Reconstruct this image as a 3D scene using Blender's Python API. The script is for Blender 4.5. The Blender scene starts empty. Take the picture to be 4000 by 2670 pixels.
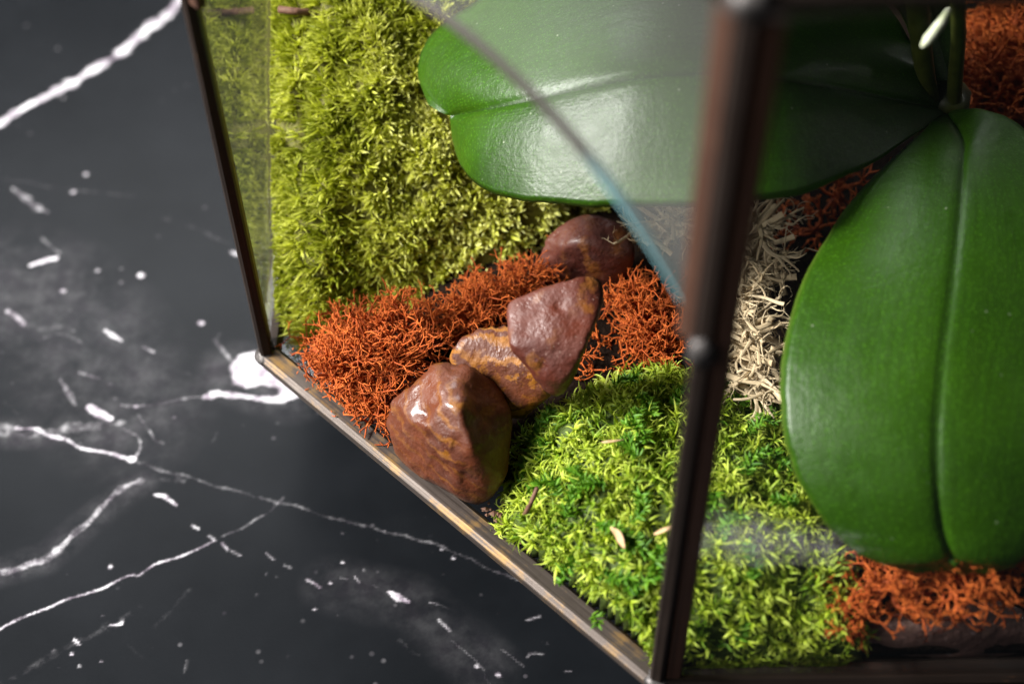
import bpy, bmesh, math, random
import numpy as np
from mathutils import Vector, Matrix, noise as mn

random.seed(7)
rng = np.random.default_rng(7)
S = bpy.context.scene
COL = S.collection

# ------------------------------------------------------------------ camera
F = 5555.556                       # focal length in pixels of a 4000 px wide frame (50 mm on 36 mm)
HC = 0.27                          # lens height above the terrarium's base frame
nv = np.array([84., 4825., F]); nv /= np.linalg.norm(nv)
yv = np.array([0, 0, 1.]) - nv * nv[2]; yv /= np.linalg.norm(yv)
RM = np.array([np.cross(yv, -nv), yv, -nv])
CAM = np.array([0, 0, HC])
def P(u, v, z=0.0):
    """Real place of a photo point that lies at height z."""
    d = RM @ np.array([u - 2000., v - 1335., F])
    return CAM + d * ((HC - z) / -d[2])
def PY(u, v, y):
    """Real place of a photo point that lies on the vertical plane y."""
    d = RM @ np.array([u - 2000., v - 1335., F])
    return CAM + d * (y / d[1])
cd = bpy.data.cameras.new('camera'); cam = bpy.data.objects.new('camera', cd); COL.objects.link(cam)
cd.lens = 50; cd.sensor_width = 36; cd.clip_start = 0.005; cd.clip_end = 50
m = Matrix.Identity(4)
for i in range(3):
    m[i][0] = RM[i, 0]; m[i][1] = -RM[i, 1]; m[i][2] = -RM[i, 2]; m[i][3] = CAM[i]
cam.matrix_world = m
cd.dof.use_dof = True; cd.dof.focus_distance = 0.328; cd.dof.aperture_fstop = 8.0
S.camera = cam

# ------------------------------------------------------------------ light
W = bpy.data.worlds.new('World'); S.world = W; W.use_nodes = True
W.node_tree.nodes['Background'].inputs[0].default_value = (0.85, 0.93, 1.0, 1)
W.node_tree.nodes['Background'].inputs[1].default_value = 0.035
def softbox(name, loc, aim, sx, sy, power, col):
    l = bpy.data.lights.new(name, 'AREA'); l.shape = 'RECTANGLE'; l.size = sx; l.size_y = sy
    l.energy = power; l.color = col
    o = bpy.data.objects.new(name, l); COL.objects.link(o); o.location = loc
    o.rotation_euler = (Vector(aim) - Vector(loc)).to_track_quat('-Z', 'Y').to_euler()
    return o
softbox('key_softbox', (-0.76, 0.22, 0.58), (0.0, 0.25, 0.02), 0.24, 0.24, 38.0, (1.0, 0.97, 0.93))
softbox('front_fill', (-0.58, -0.16, 0.44), (0.03, 0.23, 0.0), 0.26, 0.26, 2.8, (1.0, 0.98, 0.95))
softbox('back_softbox', (-0.26, 1.08, 0.82), (0.02, 0.25, 0.0), 0.78, 0.32, 9.0, (0.96, 0.98, 1.0))
S.view_settings.view_transform = 'Standard'; S.view_settings.look = 'None'
S.view_settings.exposure = 0.0; S.view_settings.gamma = 1.0
S.cycles.max_bounces = 10; S.cycles.transparent_max_bounces = 24
S.cycles.caustics_reflective = False; S.cycles.caustics_refractive = False

# ------------------------------------------------------------------ helpers
def tag(o, label=None, cat=None, group=None, kind=None):
    for k, v in (('label', label), ('category', cat), ('group', group), ('kind', kind)):
        if v: o[k] = v
    return o
def mesh(name, v, f, mat=None, parent=None, smooth=True, attrs=None):
    """One mesh object from vertex rows and a list of face index arrays (n, 3) / (n, 4)."""
    v = np.asarray(v, np.float32).reshape(-1, 3)
    fs = [np.asarray(a, np.int32) for a in (f if isinstance(f, list) else [f]) if len(a)]
    me = bpy.data.meshes.new(name)
    me.vertices.add(len(v)); me.vertices.foreach_set('co', v.ravel())
    loops = np.concatenate([a.ravel() for a in fs]); cnt = np.concatenate([np.full(len(a), a.shape[1], np.int32) for a in fs])
    me.loops.add(len(loops)); me.loops.foreach_set('vertex_index', loops)
    st = np.zeros(len(cnt), np.int32); st[1:] = np.cumsum(cnt)[:-1]
    me.polygons.add(len(cnt)); me.polygons.foreach_set('loop_start', st); me.polygons.foreach_set('loop_total', cnt)
    me.polygons.foreach_set('use_smooth', np.full(len(cnt), smooth))
    me.update(calc_edges=True); me.validate()
    for k, a in (attrs or {}).items():
        at = me.attributes.new(k, 'FLOAT', 'POINT'); at.data.foreach_set('value', np.asarray(a, np.float32).ravel())
    if mat: me.materials.append(mat)
    o = bpy.data.objects.new(name, me); COL.objects.link(o)
    if parent: o.parent = parent
    return o
def empty(name, loc=(0, 0, 0)):
    o = bpy.data.objects.new(name, None); COL.objects.link(o); o.empty_display_size = 0.01
    return o
def unit(a):
    return a / np.maximum(np.linalg.norm(a, axis=-1, keepdims=True), 1e-9)
def catmull(pts, n):
    p = np.asarray(pts, float); k = len(p)
    p = np.vstack([2 * p[0] - p[1], p, 2 * p[-1] - p[-2]])
    t = np.linspace(0, k - 1 - 1e-9, n); i = t.astype(int); u = (t - i)[:, None]
    a, b, c, d = p[i], p[i + 1], p[i + 2], p[i + 3]
    return 0.5 * (2 * b + (c - a) * u + (2 * a - 5 * b + 4 * c - d) * u ** 2 + (3 * b - a - 3 * c + d) * u ** 3)
def fbm(p, sc, oc=3):
    return mn.fractal(Vector(p) * sc, 1.0, 2.0, oc)

def tubes(paths, rad, sides=5, flat=1.0, wdir=None):
    """Tubes along (N, K, 3) paths; flat < 1 squeezes them into straps lying across wdir."""
    N, K, _ = paths.shape
    tan = unit(np.gradient(paths, axis=1))
    ref = wdir[:, None, :] if wdir is not None else unit(rng.normal(size=(N, 1, 3)))
    a = unit(ref - (ref * tan).sum(-1, keepdims=True) * tan)
    b = np.cross(tan, a)
    th = np.arange(sides) / sides * 2 * math.pi
    v = paths[:, :, None, :] + rad[:, :, None, None] * (np.cos(th)[None, None, :, None] * a[:, :, None, :]
        + flat * np.sin(th)[None, None, :, None] * b[:, :, None, :])
    idx = np.arange(N * K * sides).reshape(N, K, sides)
    i0, i1 = idx[:, :-1], idx[:, 1:]
    q = np.stack([i0, np.roll(i0, -1, 2), np.roll(i1, -1, 2), i1], -1).reshape(-1, 4)
    tipc = paths[:, -1] + tan[:, -1] * rad[:, -1:] * 0.7
    v = np.vstack([v.reshape(-1, 3), tipc])
    ti = N * K * sides + np.arange(N)
    e = idx[:, -1]
    tr = np.stack([e, np.roll(e, -1, 1), np.broadcast_to(ti[:, None], e.shape)], -1).reshape(-1, 3)
    per = np.concatenate([np.repeat(np.arange(N), K * sides), np.arange(N)])
    along = np.concatenate([np.broadcast_to(np.linspace(0, 1, K)[None, :, None], (N, K, sides)).ravel(), np.ones(N)])
    return v, [q, tr], per, along

def blades(p, d, l, w, bend, K=5, fold=0.35):
    """Folded leaf blades: base p, direction d, length l, width w, bend vector (all per blade)."""
    N = len(p); t = np.linspace(0, 1, K)
    c = p[:, None] + d[:, None] * l[:, None, None] * t[None, :, None] + bend[:, None] * l[:, None, None] * (t ** 2)[None, :, None]
    tan = unit(np.gradient(c, axis=1))
    s = unit(np.cross(tan, unit(rng.normal(size=(N, 1, 3)))))
    nn = np.cross(s, tan)
    prof = (np.array([0.55, 1.0, 0.95, 0.6, 0.06]) if K == 5 else np.interp(t, [0, .3, .6, 1], [.5, 1, .85, .08]))
    ww = w[:, None, None] * 0.5 * prof[None, :, None]
    v = np.stack([c - s * ww + nn * ww * fold * 2, c, c + s * ww + nn * ww * fold * 2], 2)
    idx = np.arange(N * K * 3).reshape(N, K, 3)
    q = np.concatenate([np.stack([idx[:, :-1, j], idx[:, :-1, j + 1], idx[:, 1:, j + 1], idx[:, 1:, j]], -1).reshape(-1, 4) for j in (0, 1)])
    per = np.repeat(np.arange(N), K * 3)
    along = np.broadcast_to(t[None, :, None], (N, K, 3)).ravel()
    return v.reshape(-1, 3), [q], per, along

def box(c, ax, ay, az, hx, hy, hz, bev=0.0):
    """Box (chamfered round its long x axis when bev is set) as verts + faces."""
    ax, ay, az, c = map(lambda q: np.asarray(q, float), (ax, ay, az, c))
    if bev > 0:
        ring = [(hy, -hz + bev), (hy, hz - bev), (hy - bev, hz), (-hy + bev, hz), (-hy, hz - bev), (-hy, -hz + bev), (-hy + bev, -hz), (hy - bev, -hz)]
    else:
        ring = [(hy, -hz), (hy, hz), (-hy, hz), (-hy, -hz)]
    n = len(ring)
    v = [c + ax * sx * hx + ay * y + az * z for sx in (-1, 1) for y, z in ring]
    q = [[i, (i + 1) % n, n + (i + 1) % n, n + i] for i in range(n)]
    return np.array(v), q, [list(range(n))[::-1], [n + i for i in range(n)]]
def box_obj(name, c, ax, ay, az, hx, hy, hz, mat, parent=None, bev=0.0):
    v, q, caps = box(c, ax, ay, az, hx, hy, hz, bev)
    me = bpy.data.meshes.new(name); me.from_pydata([tuple(a) for a in v], [], q + caps); me.update()
    me.materials.append(mat); o = bpy.data.objects.new(name, me); COL.objects.link(o); o.parent = parent
    return o

# ------------------------------------------------------------------ materials
def new_mat(name):
    mt = bpy.data.materials.new(name); mt.use_nodes = True
    nt = mt.node_tree; nt.nodes.clear()
    out = nt.nodes.new('ShaderNodeOutputMaterial')
    return mt, nt, out
def nd(nt, t, **kw):
    n = nt.nodes.new(t)
    for k, v in kw.items():
        if k in n.inputs: n.inputs[k].default_value = v
        else: setattr(n, k, v)
    return n
def attr(nt, name): return nd(nt, 'ShaderNodeAttribute', attribute_name=name)
def ramp(nt, fac, stops, interp='LINEAR'):
    r = nt.nodes.new('ShaderNodeValToRGB'); e = r.color_ramp.elements; r.color_ramp.interpolation = interp
    while len(e) < len(stops): e.new(0.5)
    for el, (p, c) in zip(e, stops):
        el.position = p; el.color = (*c, 1) if len(c) == 3 else c
    if fac is not None: nt.links.new(fac, r.inputs[0])
    return r
def mathn(nt, op, a, b=None, clamp=False):
    n = nd(nt, 'ShaderNodeMath', operation=op, use_clamp=clamp)
    for i, x in enumerate((a, b)):
        if x is None: continue
        if isinstance(x, (int, float)): n.inputs[i].default_value = x
        else: nt.links.new(x, n.inputs[i])
    return n.outputs[0]
def mixc(nt, fac, a, b, mode='MIX'):
    n = nd(nt, 'ShaderNodeMix', data_type='RGBA', blend_type=mode)
    for s, x in ((n.inputs[0], fac), (n.inputs[6], a), (n.inputs[7], b)):
        if isinstance(x, (int, float)): s.default_value = x
        elif isinstance(x, tuple): s.default_value = (*x, 1)
        else: nt.links.new(x, s)
    return n.outputs[2]
def coords(nt, scale=(1, 1, 1), kind='Object', rot=(0, 0, 0)):
    tc = nt.nodes.new('ShaderNodeTexCoord'); mp = nt.nodes.new('ShaderNodeMapping')
    mp.inputs['Scale'].default_value = scale; mp.inputs['Rotation'].default_value = rot
    nt.links.new(tc.outputs[kind], mp.inputs[0]); return mp.outputs[0]
def noise(nt, vec, scale, detail=4, rough=0.55, dist=0.0):
    n = nd(nt, 'ShaderNodeTexNoise'); n.inputs['Scale'].default_value = scale; n.inputs['Detail'].default_value = detail
    n.inputs['Roughness'].default_value = rough; n.inputs['Distortion'].default_value = dist
    nt.links.new(vec, n.inputs['Vector']); return n.outputs[0]
def bump(nt, h, strength, dist):
    b = nd(nt, 'ShaderNodeBump'); b.inputs['Strength'].default_value = strength; b.inputs['Distance'].default_value = dist
    nt.links.new(h, b.inputs['Height']); return b.outputs[0]
def principled(nt, out, col, rough=0.5, metal=0.0, normal=None, spec=0.5, coat=0.0, coat_rough=0.1):
    p = nt.nodes.new('ShaderNodeBsdfPrincipled')
    for nm, x in (('Base Color', col), ('Roughness', rough), ('Metallic', metal), ('Specular IOR Level', spec), ('Coat Weight', coat), ('Coat Roughness', coat_rough)):
        s = p.inputs[nm]
        if isinstance(x, tuple): s.default_value = (*x, 1)
        elif isinstance(x, (int, float)): s.default_value = x
        else: nt.links.new(x, s)
    if normal is not None: nt.links.new(normal, p.inputs['Normal'])
    nt.links.new(p.outputs[0], out.inputs[0])
    return p

def mat_marble():
    mt, nt, out = new_mat('black_marble'); v = coords(nt)
    a = attr(nt, 'vein').outputs['Fac']; soft = attr(nt, 'cloud').outputs['Fac']
    n1 = noise(nt, v, 620, 6, 0.72); n2 = noise(nt, v, 170, 5, 0.65)
    k = mathn(nt, 'ADD', a, mathn(nt, 'MULTIPLY', mathn(nt, 'SUBTRACT', mathn(nt, 'ADD', n1, n2), 1.0), 1.7))
    vm = ramp(nt, k, [(0.20, (0, 0, 0)), (0.70, (.40, .40, .40)), (1.0, (1, 1, 1))]).outputs[0]
    vm = mathn(nt, 'MULTIPLY', vm, mathn(nt, 'POWER', mathn(nt, 'MULTIPLY', a, 0.92, True), 1.9))
    cl = mathn(nt, 'MULTIPLY', soft, ramp(nt, noise(nt, v, 70, 6, 0.7), [(0.35, (0, 0, 0)), (0.75, (1, 1, 1))]).outputs[0])
    sp = nd(nt, 'ShaderNodeTexVoronoi'); sp.inputs['Scale'].default_value = 150; nt.links.new(v, sp.inputs['Vector'])
    dots = ramp(nt, sp.outputs['Distance'], [(0.03, (1, 1, 1)), (0.13, (0, 0, 0))]).outputs[0]
    dots = mathn(nt, 'MULTIPLY', dots, ramp(nt, noise(nt, v, 45, 3), [(0.52, (0, 0, 0)), (0.72, (.35, .35, .35))]).outputs[0])
    tot = mathn(nt, 'MAXIMUM', vm, mathn(nt, 'MAXIMUM', mathn(nt, 'MULTIPLY', cl, 0.16), dots))
    wc = mixc(nt, n2, (0.17, 0.145, 0.175), (0.56, 0.55, 0.59))
    base = mixc(nt, noise(nt, v, 30, 5, 0.6), (0.002, 0.0026, 0.0034), (0.009, 0.0102, 0.0122))
    c = mixc(nt, tot, base, mixc(nt, ramp(nt, n2, [(0.38, (0, 0, 0)), (0.62, (1, 1, 1))]).outputs[0], (0.22, 0.185, 0.225), (0.60, 0.59, 0.62)))
    principled(nt, out, c, rough=0.32, spec=0.075, normal=bump(nt, noise(nt, v, 1600, 2), 0.05, 0.0004))
    return mt
def mat_metal(name, dark, lit, brass, wear, rough=0.42, metal=0.85):
    """Patinated came metal: streaks run along local x of each piece through a stretched noise."""
    mt, nt, out = new_mat(name)
    v = coords(nt, (12, 900, 900)); v2 = coords(nt, (160, 160, 160))
    s = noise(nt, v, 1.0, 5, 0.7); b = noise(nt, v2, 1.0, 5, 0.6)
    c = mixc(nt, ramp(nt, s, [(0.35, (0, 0, 0)), (0.7, (1, 1, 1))]).outputs[0], dark, lit)
    c = mixc(nt, ramp(nt, mathn(nt, 'ADD', mathn(nt, 'MULTIPLY', s, 0.5), mathn(nt, 'MULTIPLY', b, 0.5)), [(wear, (0, 0, 0)), (wear + 0.12, (1, 1, 1))]).outputs[0], c, brass)
    principled(nt, out, c, rough=mathn(nt, 'ADD', mathn(nt, 'MULTIPLY', b, 0.3), rough - 0.15), metal=metal, normal=bump(nt, mathn(nt, 'ADD', s, b), 0.25, 0.0004))
    return mt
def mat_glass(name, tint=(0.985, 0.995, 0.99), dust_haze=0.0):
    mt, nt, out = new_mat(name)
    g = nt.nodes.new('ShaderNodeNewGeometry')
    ior = nd(nt, 'ShaderNodeMix'); ior.inputs[2].default_value = 1.52; ior.inputs[3].default_value = 1 / 1.52
    nt.links.new(g.outputs['Backfacing'], ior.inputs[0])
    fr = nt.nodes.new('ShaderNodeFresnel'); nt.links.new(ior.outputs[0], fr.inputs['IOR'])
    tr = nt.nodes.new('ShaderNodeBsdfTransparent'); tr.inputs[0].default_value = (*tint, 1)
    gl = nd(nt, 'ShaderNodeBsdfGlossy'); gl.inputs['Roughness'].default_value = 0.0
    base = tr.outputs[0]
    if dust_haze > 0:  # pale veil paints the haze of a reflection over the pane
        df = nd(nt, 'ShaderNodeBsdfDiffuse'); df.inputs[0].default_value = (0.78, 0.78, 0.74, 1)
        tl = nd(nt, 'ShaderNodeBsdfTranslucent'); tl.inputs[0].default_value = (0.78, 0.78, 0.74, 1)
        m0 = nt.nodes.new('ShaderNodeMixShader'); nt.links.new(df.outputs[0], m0.inputs[1]); nt.links.new(tl.outputs[0], m0.inputs[2])
        v = coords(nt); dn = noise(nt, v, 60, 4, 0.6)
        f = mathn(nt, 'MULTIPLY', ramp(nt, dn, [(0.2, (.75, .75, .75)), (0.8, (1, 1, 1))]).outputs[0], dust_haze)
        m1 = nt.nodes.new('ShaderNodeMixShader'); nt.links.new(f, m1.inputs[0]); nt.links.new(base, m1.inputs[1]); nt.links.new(m0.outputs[0], m1.inputs[2])
        base = m1.outputs[0]
    mx = nt.nodes.new('ShaderNodeMixShader'); nt.links.new(fr.outputs[0], mx.inputs[0]); nt.links.new(base, mx.inputs[1]); nt.links.new(gl.outputs[0], mx.inputs[2])
    nt.links.new(mx.outputs[0], out.inputs[0])
    return mt
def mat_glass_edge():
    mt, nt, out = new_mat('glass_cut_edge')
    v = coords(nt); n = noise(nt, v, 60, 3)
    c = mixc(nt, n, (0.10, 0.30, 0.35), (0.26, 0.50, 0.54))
    painted_reflection = ramp(nt, mathn(nt, 'ADD', attr(nt, 'painted_reflection').outputs['Fac'], mathn(nt, 'MULTIPLY', n, 0.3)), [(0.30, (0, 0, 0)), (0.62, (1, 1, 1))]).outputs[0]
    c = mixc(nt, painted_reflection, c, (0.05, 0.037, 0.033))  # brown end paints in the edge's reflection, cyan end the light through it
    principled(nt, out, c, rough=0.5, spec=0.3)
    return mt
def mat_blade(name, stops, tip, tipmix=0.5, trans=0.25, rough=0.55, scale=90):
    mt, nt, out = new_mat(name)
    t = attr(nt, 'tint').outputs['Fac']; al = attr(nt, 'along').outputs['Fac']
    v = coords(nt); n = noise(nt, v, scale, 3)
    k = mathn(nt, 'ADD', mathn(nt, 'MULTIPLY', t, 0.7), mathn(nt, 'MULTIPLY', n, 0.4))
    c = ramp(nt, k, stops).outputs[0]
    c = mixc(nt, mathn(nt, 'MULTIPLY', ramp(nt, al, [(0.2, (0, 0, 0)), (1, (1, 1, 1))]).outputs[0], mathn(nt, 'MULTIPLY', t, tipmix)), c, tip)
    p = principled(nt, out, c, rough=rough, spec=0.35)
    tl = nt.nodes.new('ShaderNodeBsdfTranslucent'); nt.links.new(c, tl.inputs[0])
    mx = nt.nodes.new('ShaderNodeMixShader'); mx.inputs[0].default_value = trans
    nt.links.new(p.outputs[0], mx.inputs[1]); nt.links.new(tl.outputs[0], mx.inputs[2]); nt.links.new(mx.outputs[0], out.inputs[0])
    return mt
def mat_plain(name, c0, c1, scale, rough=0.7, bumps=0.3, bd=0.001, spec=0.3):
    mt, nt, out = new_mat(name); v = coords(nt); n = noise(nt, v, scale, 5, 0.65)
    principled(nt, out, mixc(nt, ramp(nt, n, [(0.3, (0, 0, 0)), (0.7, (1, 1, 1))]).outputs[0], c0, c1), rough=rough, spec=spec, normal=bump(nt, n, bumps, bd))
    return mt
def mat_stone(name, red, dark, ochre, amount, band, rot, stripes, coat=0.6, pale=0.25):
    mt, nt, out = new_mat(name)
    v = coords(nt, (1, 1, 1), 'Object', rot)
    d = noise(nt, v, 60, 4, 0.6)
    wv = nd(nt, 'ShaderNodeTexWave', wave_type='BANDS', bands_direction='X')
    wv.inputs['Scale'].default_value = band; wv.inputs['Distortion'].default_value = 9; wv.inputs['Detail'].default_value = 5
    wv.inputs['Detail Scale'].default_value = 1.6; wv.inputs['Detail Roughness'].default_value = 0.65
    nt.links.new(v, wv.inputs['Vector'])
    big = noise(nt, v, 95, 5, 0.62, 0.5)
    k = mathn(nt, 'ADD', mathn(nt, 'MULTIPLY', wv.outputs['Fac'], stripes), mathn(nt, 'MULTIPLY', big, 1.0 - stripes))
    c = mixc(nt, ramp(nt, noise(nt, v, 45, 5, 0.6), [(0.3, (0, 0, 0)), (0.7, (1, 1, 1))]).outputs[0], red, dark)
    om = mathn(nt, 'MULTIPLY', ramp(nt, k, [(amount, (0, 0, 0)), (amount + 0.22, (1, 1, 1))]).outputs[0], ramp(nt, noise(nt, v, 85, 5, 0.7), [(0.38, (.15, .15, .15)), (0.62, (.9, .9, .9))]).outputs[0])
    c = mixc(nt, om, c, ochre)
    vo = nd(nt, 'ShaderNodeTexVoronoi'); vo.inputs['Scale'].default_value = 900; nt.links.new(v, vo.inputs['Vector'])
    sp = ramp(nt, vo.outputs['Distance'], [(0.10, (1, 1, 1)), (0.22, (0, 0, 0))]).outputs[0]
    sp = mathn(nt, 'MULTIPLY', sp, ramp(nt, noise(nt, v, 160, 4, 0.7), [(0.5, (0, 0, 0)), (0.66, (1, 1, 1))]).outputs[0])
    dust_haze = ramp(nt, noise(nt, v, 130, 6, 0.72), [(0.58, (0, 0, 0)), (0.9, (.4, .4, .4))]).outputs[0]
    c = mixc(nt, mathn(nt, 'MULTIPLY', mathn(nt, 'MAXIMUM', sp, dust_haze), pale), c, (0.42, 0.30, 0.25))
    fine = noise(nt, v, 700, 4, 0.65)
    h = mathn(nt, 'ADD', fine, mathn(nt, 'MULTIPLY', noise(nt, v, 180, 4, 0.6), 2.0))
    rg = ramp(nt, noise(nt, v, 240, 4, 0.6), [(0.35, (.34, .34, .34)), (0.7, (.75, .75, .75))]).outputs[0]
    principled(nt, out, c, rough=rg, spec=0.36, coat=mathn(nt, 'MULTIPLY', ramp(nt, noise(nt, v, 120, 5, 0.7), [(0.45, (0, 0, 0)), (0.6, (1, 1, 1))]).outputs[0], coat), coat_rough=0.18, normal=bump(nt, h, 0.5, 0.0005))
    return mt
def mat_leaf():
    mt, nt, out = new_mat('orchid_leaf_green'); v = coords(nt)
    ac = attr(nt, 'across').outputs['Fac']; lg = attr(nt, 'lengthwise').outputs['Fac']; sg = attr(nt, 'side').outputs['Fac']
    cb = nd(nt, 'ShaderNodeCombineXYZ'); nt.links.new(mathn(nt, 'MULTIPLY', sg, 60.0), cb.inputs[0]); nt.links.new(mathn(nt, 'MULTIPLY', lg, 5.0), cb.inputs[1])
    veins = noise(nt, cb.outputs[0], 1.0, 4, 0.6)                    # fine lines running along the leaf
    n = noise(nt, v, 55, 5, 0.6); f = noise(nt, v, 1100, 4, 0.65)
    c = mixc(nt, n, (0.0080, 0.030, 0.0003), (0.021, 0.061, 0.0004))
    c = mixc(nt, mathn(nt, 'MULTIPLY', ramp(nt, veins, [(0.42, (0, 0, 0)), (0.62, (1, 1, 1))]).outputs[0], 0.22), c, (0.028, 0.10, 0.002))
    c = mixc(nt, ramp(nt, ac, [(0.0, (.85, .85, .85)), (0.022, (0, 0, 0))]).outputs[0], c, (0.008, 0.026, 0.001))
    c = mixc(nt, ramp(nt, ac, [(0.972, (0, 0, 0)), (1.0, (.8, .8, .8))]).outputs[0], c, (0.075, 0.12, 0.012))
    vo = nd(nt, 'ShaderNodeTexVoronoi'); vo.inputs['Scale'].default_value = 1350; nt.links.new(v, vo.inputs['Vector'])
    c = mixc(nt, ramp(nt, vo.outputs['Distance'], [(0.10, (.5, .5, .5)), (0.32, (0, 0, 0))]).outputs[0], c, (0.065, 0.19, 0.006))
    v2 = nd(nt, 'ShaderNodeTexVoronoi'); v2.inputs['Scale'].default_value = 260; nt.links.new(v, v2.inputs['Vector'])
    speck = mathn(nt, 'MULTIPLY', ramp(nt, v2.outputs['Distance'], [(0.03, (1, 1, 1)), (0.09, (0, 0, 0))]).outputs[0], ramp(nt, noise(nt, v, 130, 3), [(0.46, (0, 0, 0)), (0.56, (.7, .7, .7))]).outputs[0])
    c = mixc(nt, speck, c, (0.30, 0.34, 0.24))
    h = mathn(nt, 'ADD', mathn(nt, 'ADD', f, mathn(nt, 'MULTIPLY', noise(nt, v, 300, 4, 0.65), 2.2)), mathn(nt, 'MULTIPLY', veins, 0.4))
    rg = mathn(nt, 'ADD', mathn(nt, 'MULTIPLY', noise(nt, v, 180, 4, 0.6), 0.22), 0.27)
    principled(nt, out, c, rough=rg, spec=0.36, normal=bump(nt, h, 0.20, 0.0005))
    return mt

M = dict(
    marble=mat_marble(),
    bar=mat_metal('worn_brass_came', (0.035, 0.026, 0.021), (0.115, 0.094, 0.082), (0.24, 0.14, 0.045), 0.52, 0.50, 0.55),
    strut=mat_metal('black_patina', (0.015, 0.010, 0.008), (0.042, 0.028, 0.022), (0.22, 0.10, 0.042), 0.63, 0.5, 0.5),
    came=mat_metal('brown_patina', (0.040, 0.018, 0.011), (0.105, 0.050, 0.032), (0.16, 0.075, 0.040), 0.58, 0.5, 0.35),
    solder=mat_metal('grey_solder', (0.04, 0.036, 0.036), (0.13, 0.12, 0.115), (0.26, 0.22, 0.20), 0.60, 0.5, 0.7),
    glass=mat_glass('clear_glass'), hazed=mat_glass('painted_haze_glass', dust_haze=0.060), edge=mat_glass_edge(),
    moss_back=mat_blade('olive_moss', [(0.05, (0.10, 0.075, 0.008)), (0.2, (0.18, 0.22, 0.005)), (0.45, (0.46, 0.50, 0.012)), (0.75, (0.64, 0.66, 0.06)), (1.0, (0.80, 0.79, 0.28))], (0.74, 0.72, 0.38), 0.6, 0.35),
    moss_front=mat_blade('lime_moss', [(0.05, (0.03, 0.09, 0.003)), (0.3, (0.11, 0.22, 0.006)), (0.6, (0.28, 0.38, 0.014)), (0.85, (0.44, 0.54, 0.035)), (1.0, (0.58, 0.62, 0.14))], (0.62, 0.68, 0.17), 0.55, 0.3),
    fern=mat_blade('deep_green_moss', [(0.1, (0.035, 0.13, 0.003)), (0.6, (0.085, 0.22, 0.006)), (1.0, (0.16, 0.32, 0.015))], (0.20, 0.36, 0.03), 0.3, 0.25),
    core_back=mat_plain('olive_moss_core', (0.05, 0.05, 0.004), (0.13, 0.12, 0.012), 900),
    core_front=mat_plain('green_moss_core', (0.02, 0.035, 0.004), (0.06, 0.09, 0.012), 700),
    orange=mat_blade('orange_lichen', [(0.1, (0.11, 0.015, 0.0015)), (0.5, (0.36, 0.058, 0.004)), (1.0, (0.60, 0.145, 0.018))], (0.62, 0.17, 0.03), 0.55, 0.12, 0.75),
    beige=mat_blade('beige_lichen', [(0.1, (0.34, 0.25, 0.14)), (0.5, (0.54, 0.42, 0.26)), (1.0, (0.70, 0.57, 0.38))], (0.72, 0.61, 0.42), 0.4, 0.15, 0.75),
    soil=mat_plain('dark_soil', (0.003, 0.002, 0.0015), (0.016, 0.009, 0.006), 500, 0.95, 0.8, 0.002, 0.05),
    leaf=mat_leaf(),
    stem=mat_plain('olive_stem', (0.022, 0.028, 0.003), (0.055, 0.065, 0.008), 200, 0.45, 0.2, 0.0005, 0.4),
    bud=mat_plain('pale_root_tip', (0.50, 0.56, 0.30), (0.80, 0.80, 0.68), 300, 0.5, 0.3, 0.0005, 0.4),
    bark=mat_plain('twig_bark', (0.05, 0.022, 0.012), (0.16, 0.08, 0.05), 600, 0.7, 0.5, 0.0005),
    straw=mat_plain('dry_leaf', (0.34, 0.20, 0.10), (0.55, 0.38, 0.22), 400, 0.6, 0.3, 0.0005),
    foot=mat_plain('dark_foot', (0.012, 0.011, 0.011), (0.03, 0.028, 0.026), 300, 0.5, 0.2, 0.0005),
)

# ------------------------------------------------------------------ marble tabletop
ZT = -0.035
def seg_field(X, Y, pts, w, pk):
    """Tent of height pk round a polyline; w is the half width (scalar or per point)."""
    out = np.zeros_like(X); w = np.broadcast_to(np.asarray(w, float), (len(pts),))
    for i in range(len(pts) - 1):
        a, b = pts[i], pts[i + 1]; ab = b - a; L = max(ab @ ab, 1e-12)
        mw = max(w[i], w[i + 1]) * 1.6
        lo = np.minimum(a, b) - mw; hi = np.maximum(a, b) + mw
        k = (X > lo[0]) & (X < hi[0]) & (Y > lo[1]) & (Y < hi[1])
        if not k.any(): continue
        x, y = X[k] - a[0], Y[k] - a[1]
        t = np.clip((x * ab[0] + y * ab[1]) / L, 0, 1)
        d = np.hypot(x - t * ab[0], y - t * ab[1]) / (w[i] + (w[i + 1] - w[i]) * t)
        out[k] = np.maximum(out[k], pk * np.clip(1.5 - d, 0, 1))
    return out
def poly_sd(X, Y, pts):
    """Signed distance to a polygon, positive inside."""
    ins = np.zeros(X.shape, bool); dm = np.full(X.shape, 1e9); n = len(pts)
    for i in range(n):
        a, b = pts[i], pts[(i + 1) % n]
        c = ((a[1] > Y) != (b[1] > Y)) & (X < (b[0] - a[0]) * (Y - a[1]) / (b[1] - a[1] + 1e-15) + a[0]); ins ^= c
        ab = b - a; t = np.clip(((X - a[0]) * ab[0] + (Y - a[1]) * ab[1]) / max(ab @ ab, 1e-12), 0, 1)
        dm = np.minimum(dm, np.hypot(X - a[0] - t * ab[0], Y - a[1] - t * ab[1]))
    return np.where(ins, dm, -dm)
T2 = lambda l: np.array([P(u, v, ZT)[:2] for u, v in l])
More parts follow.
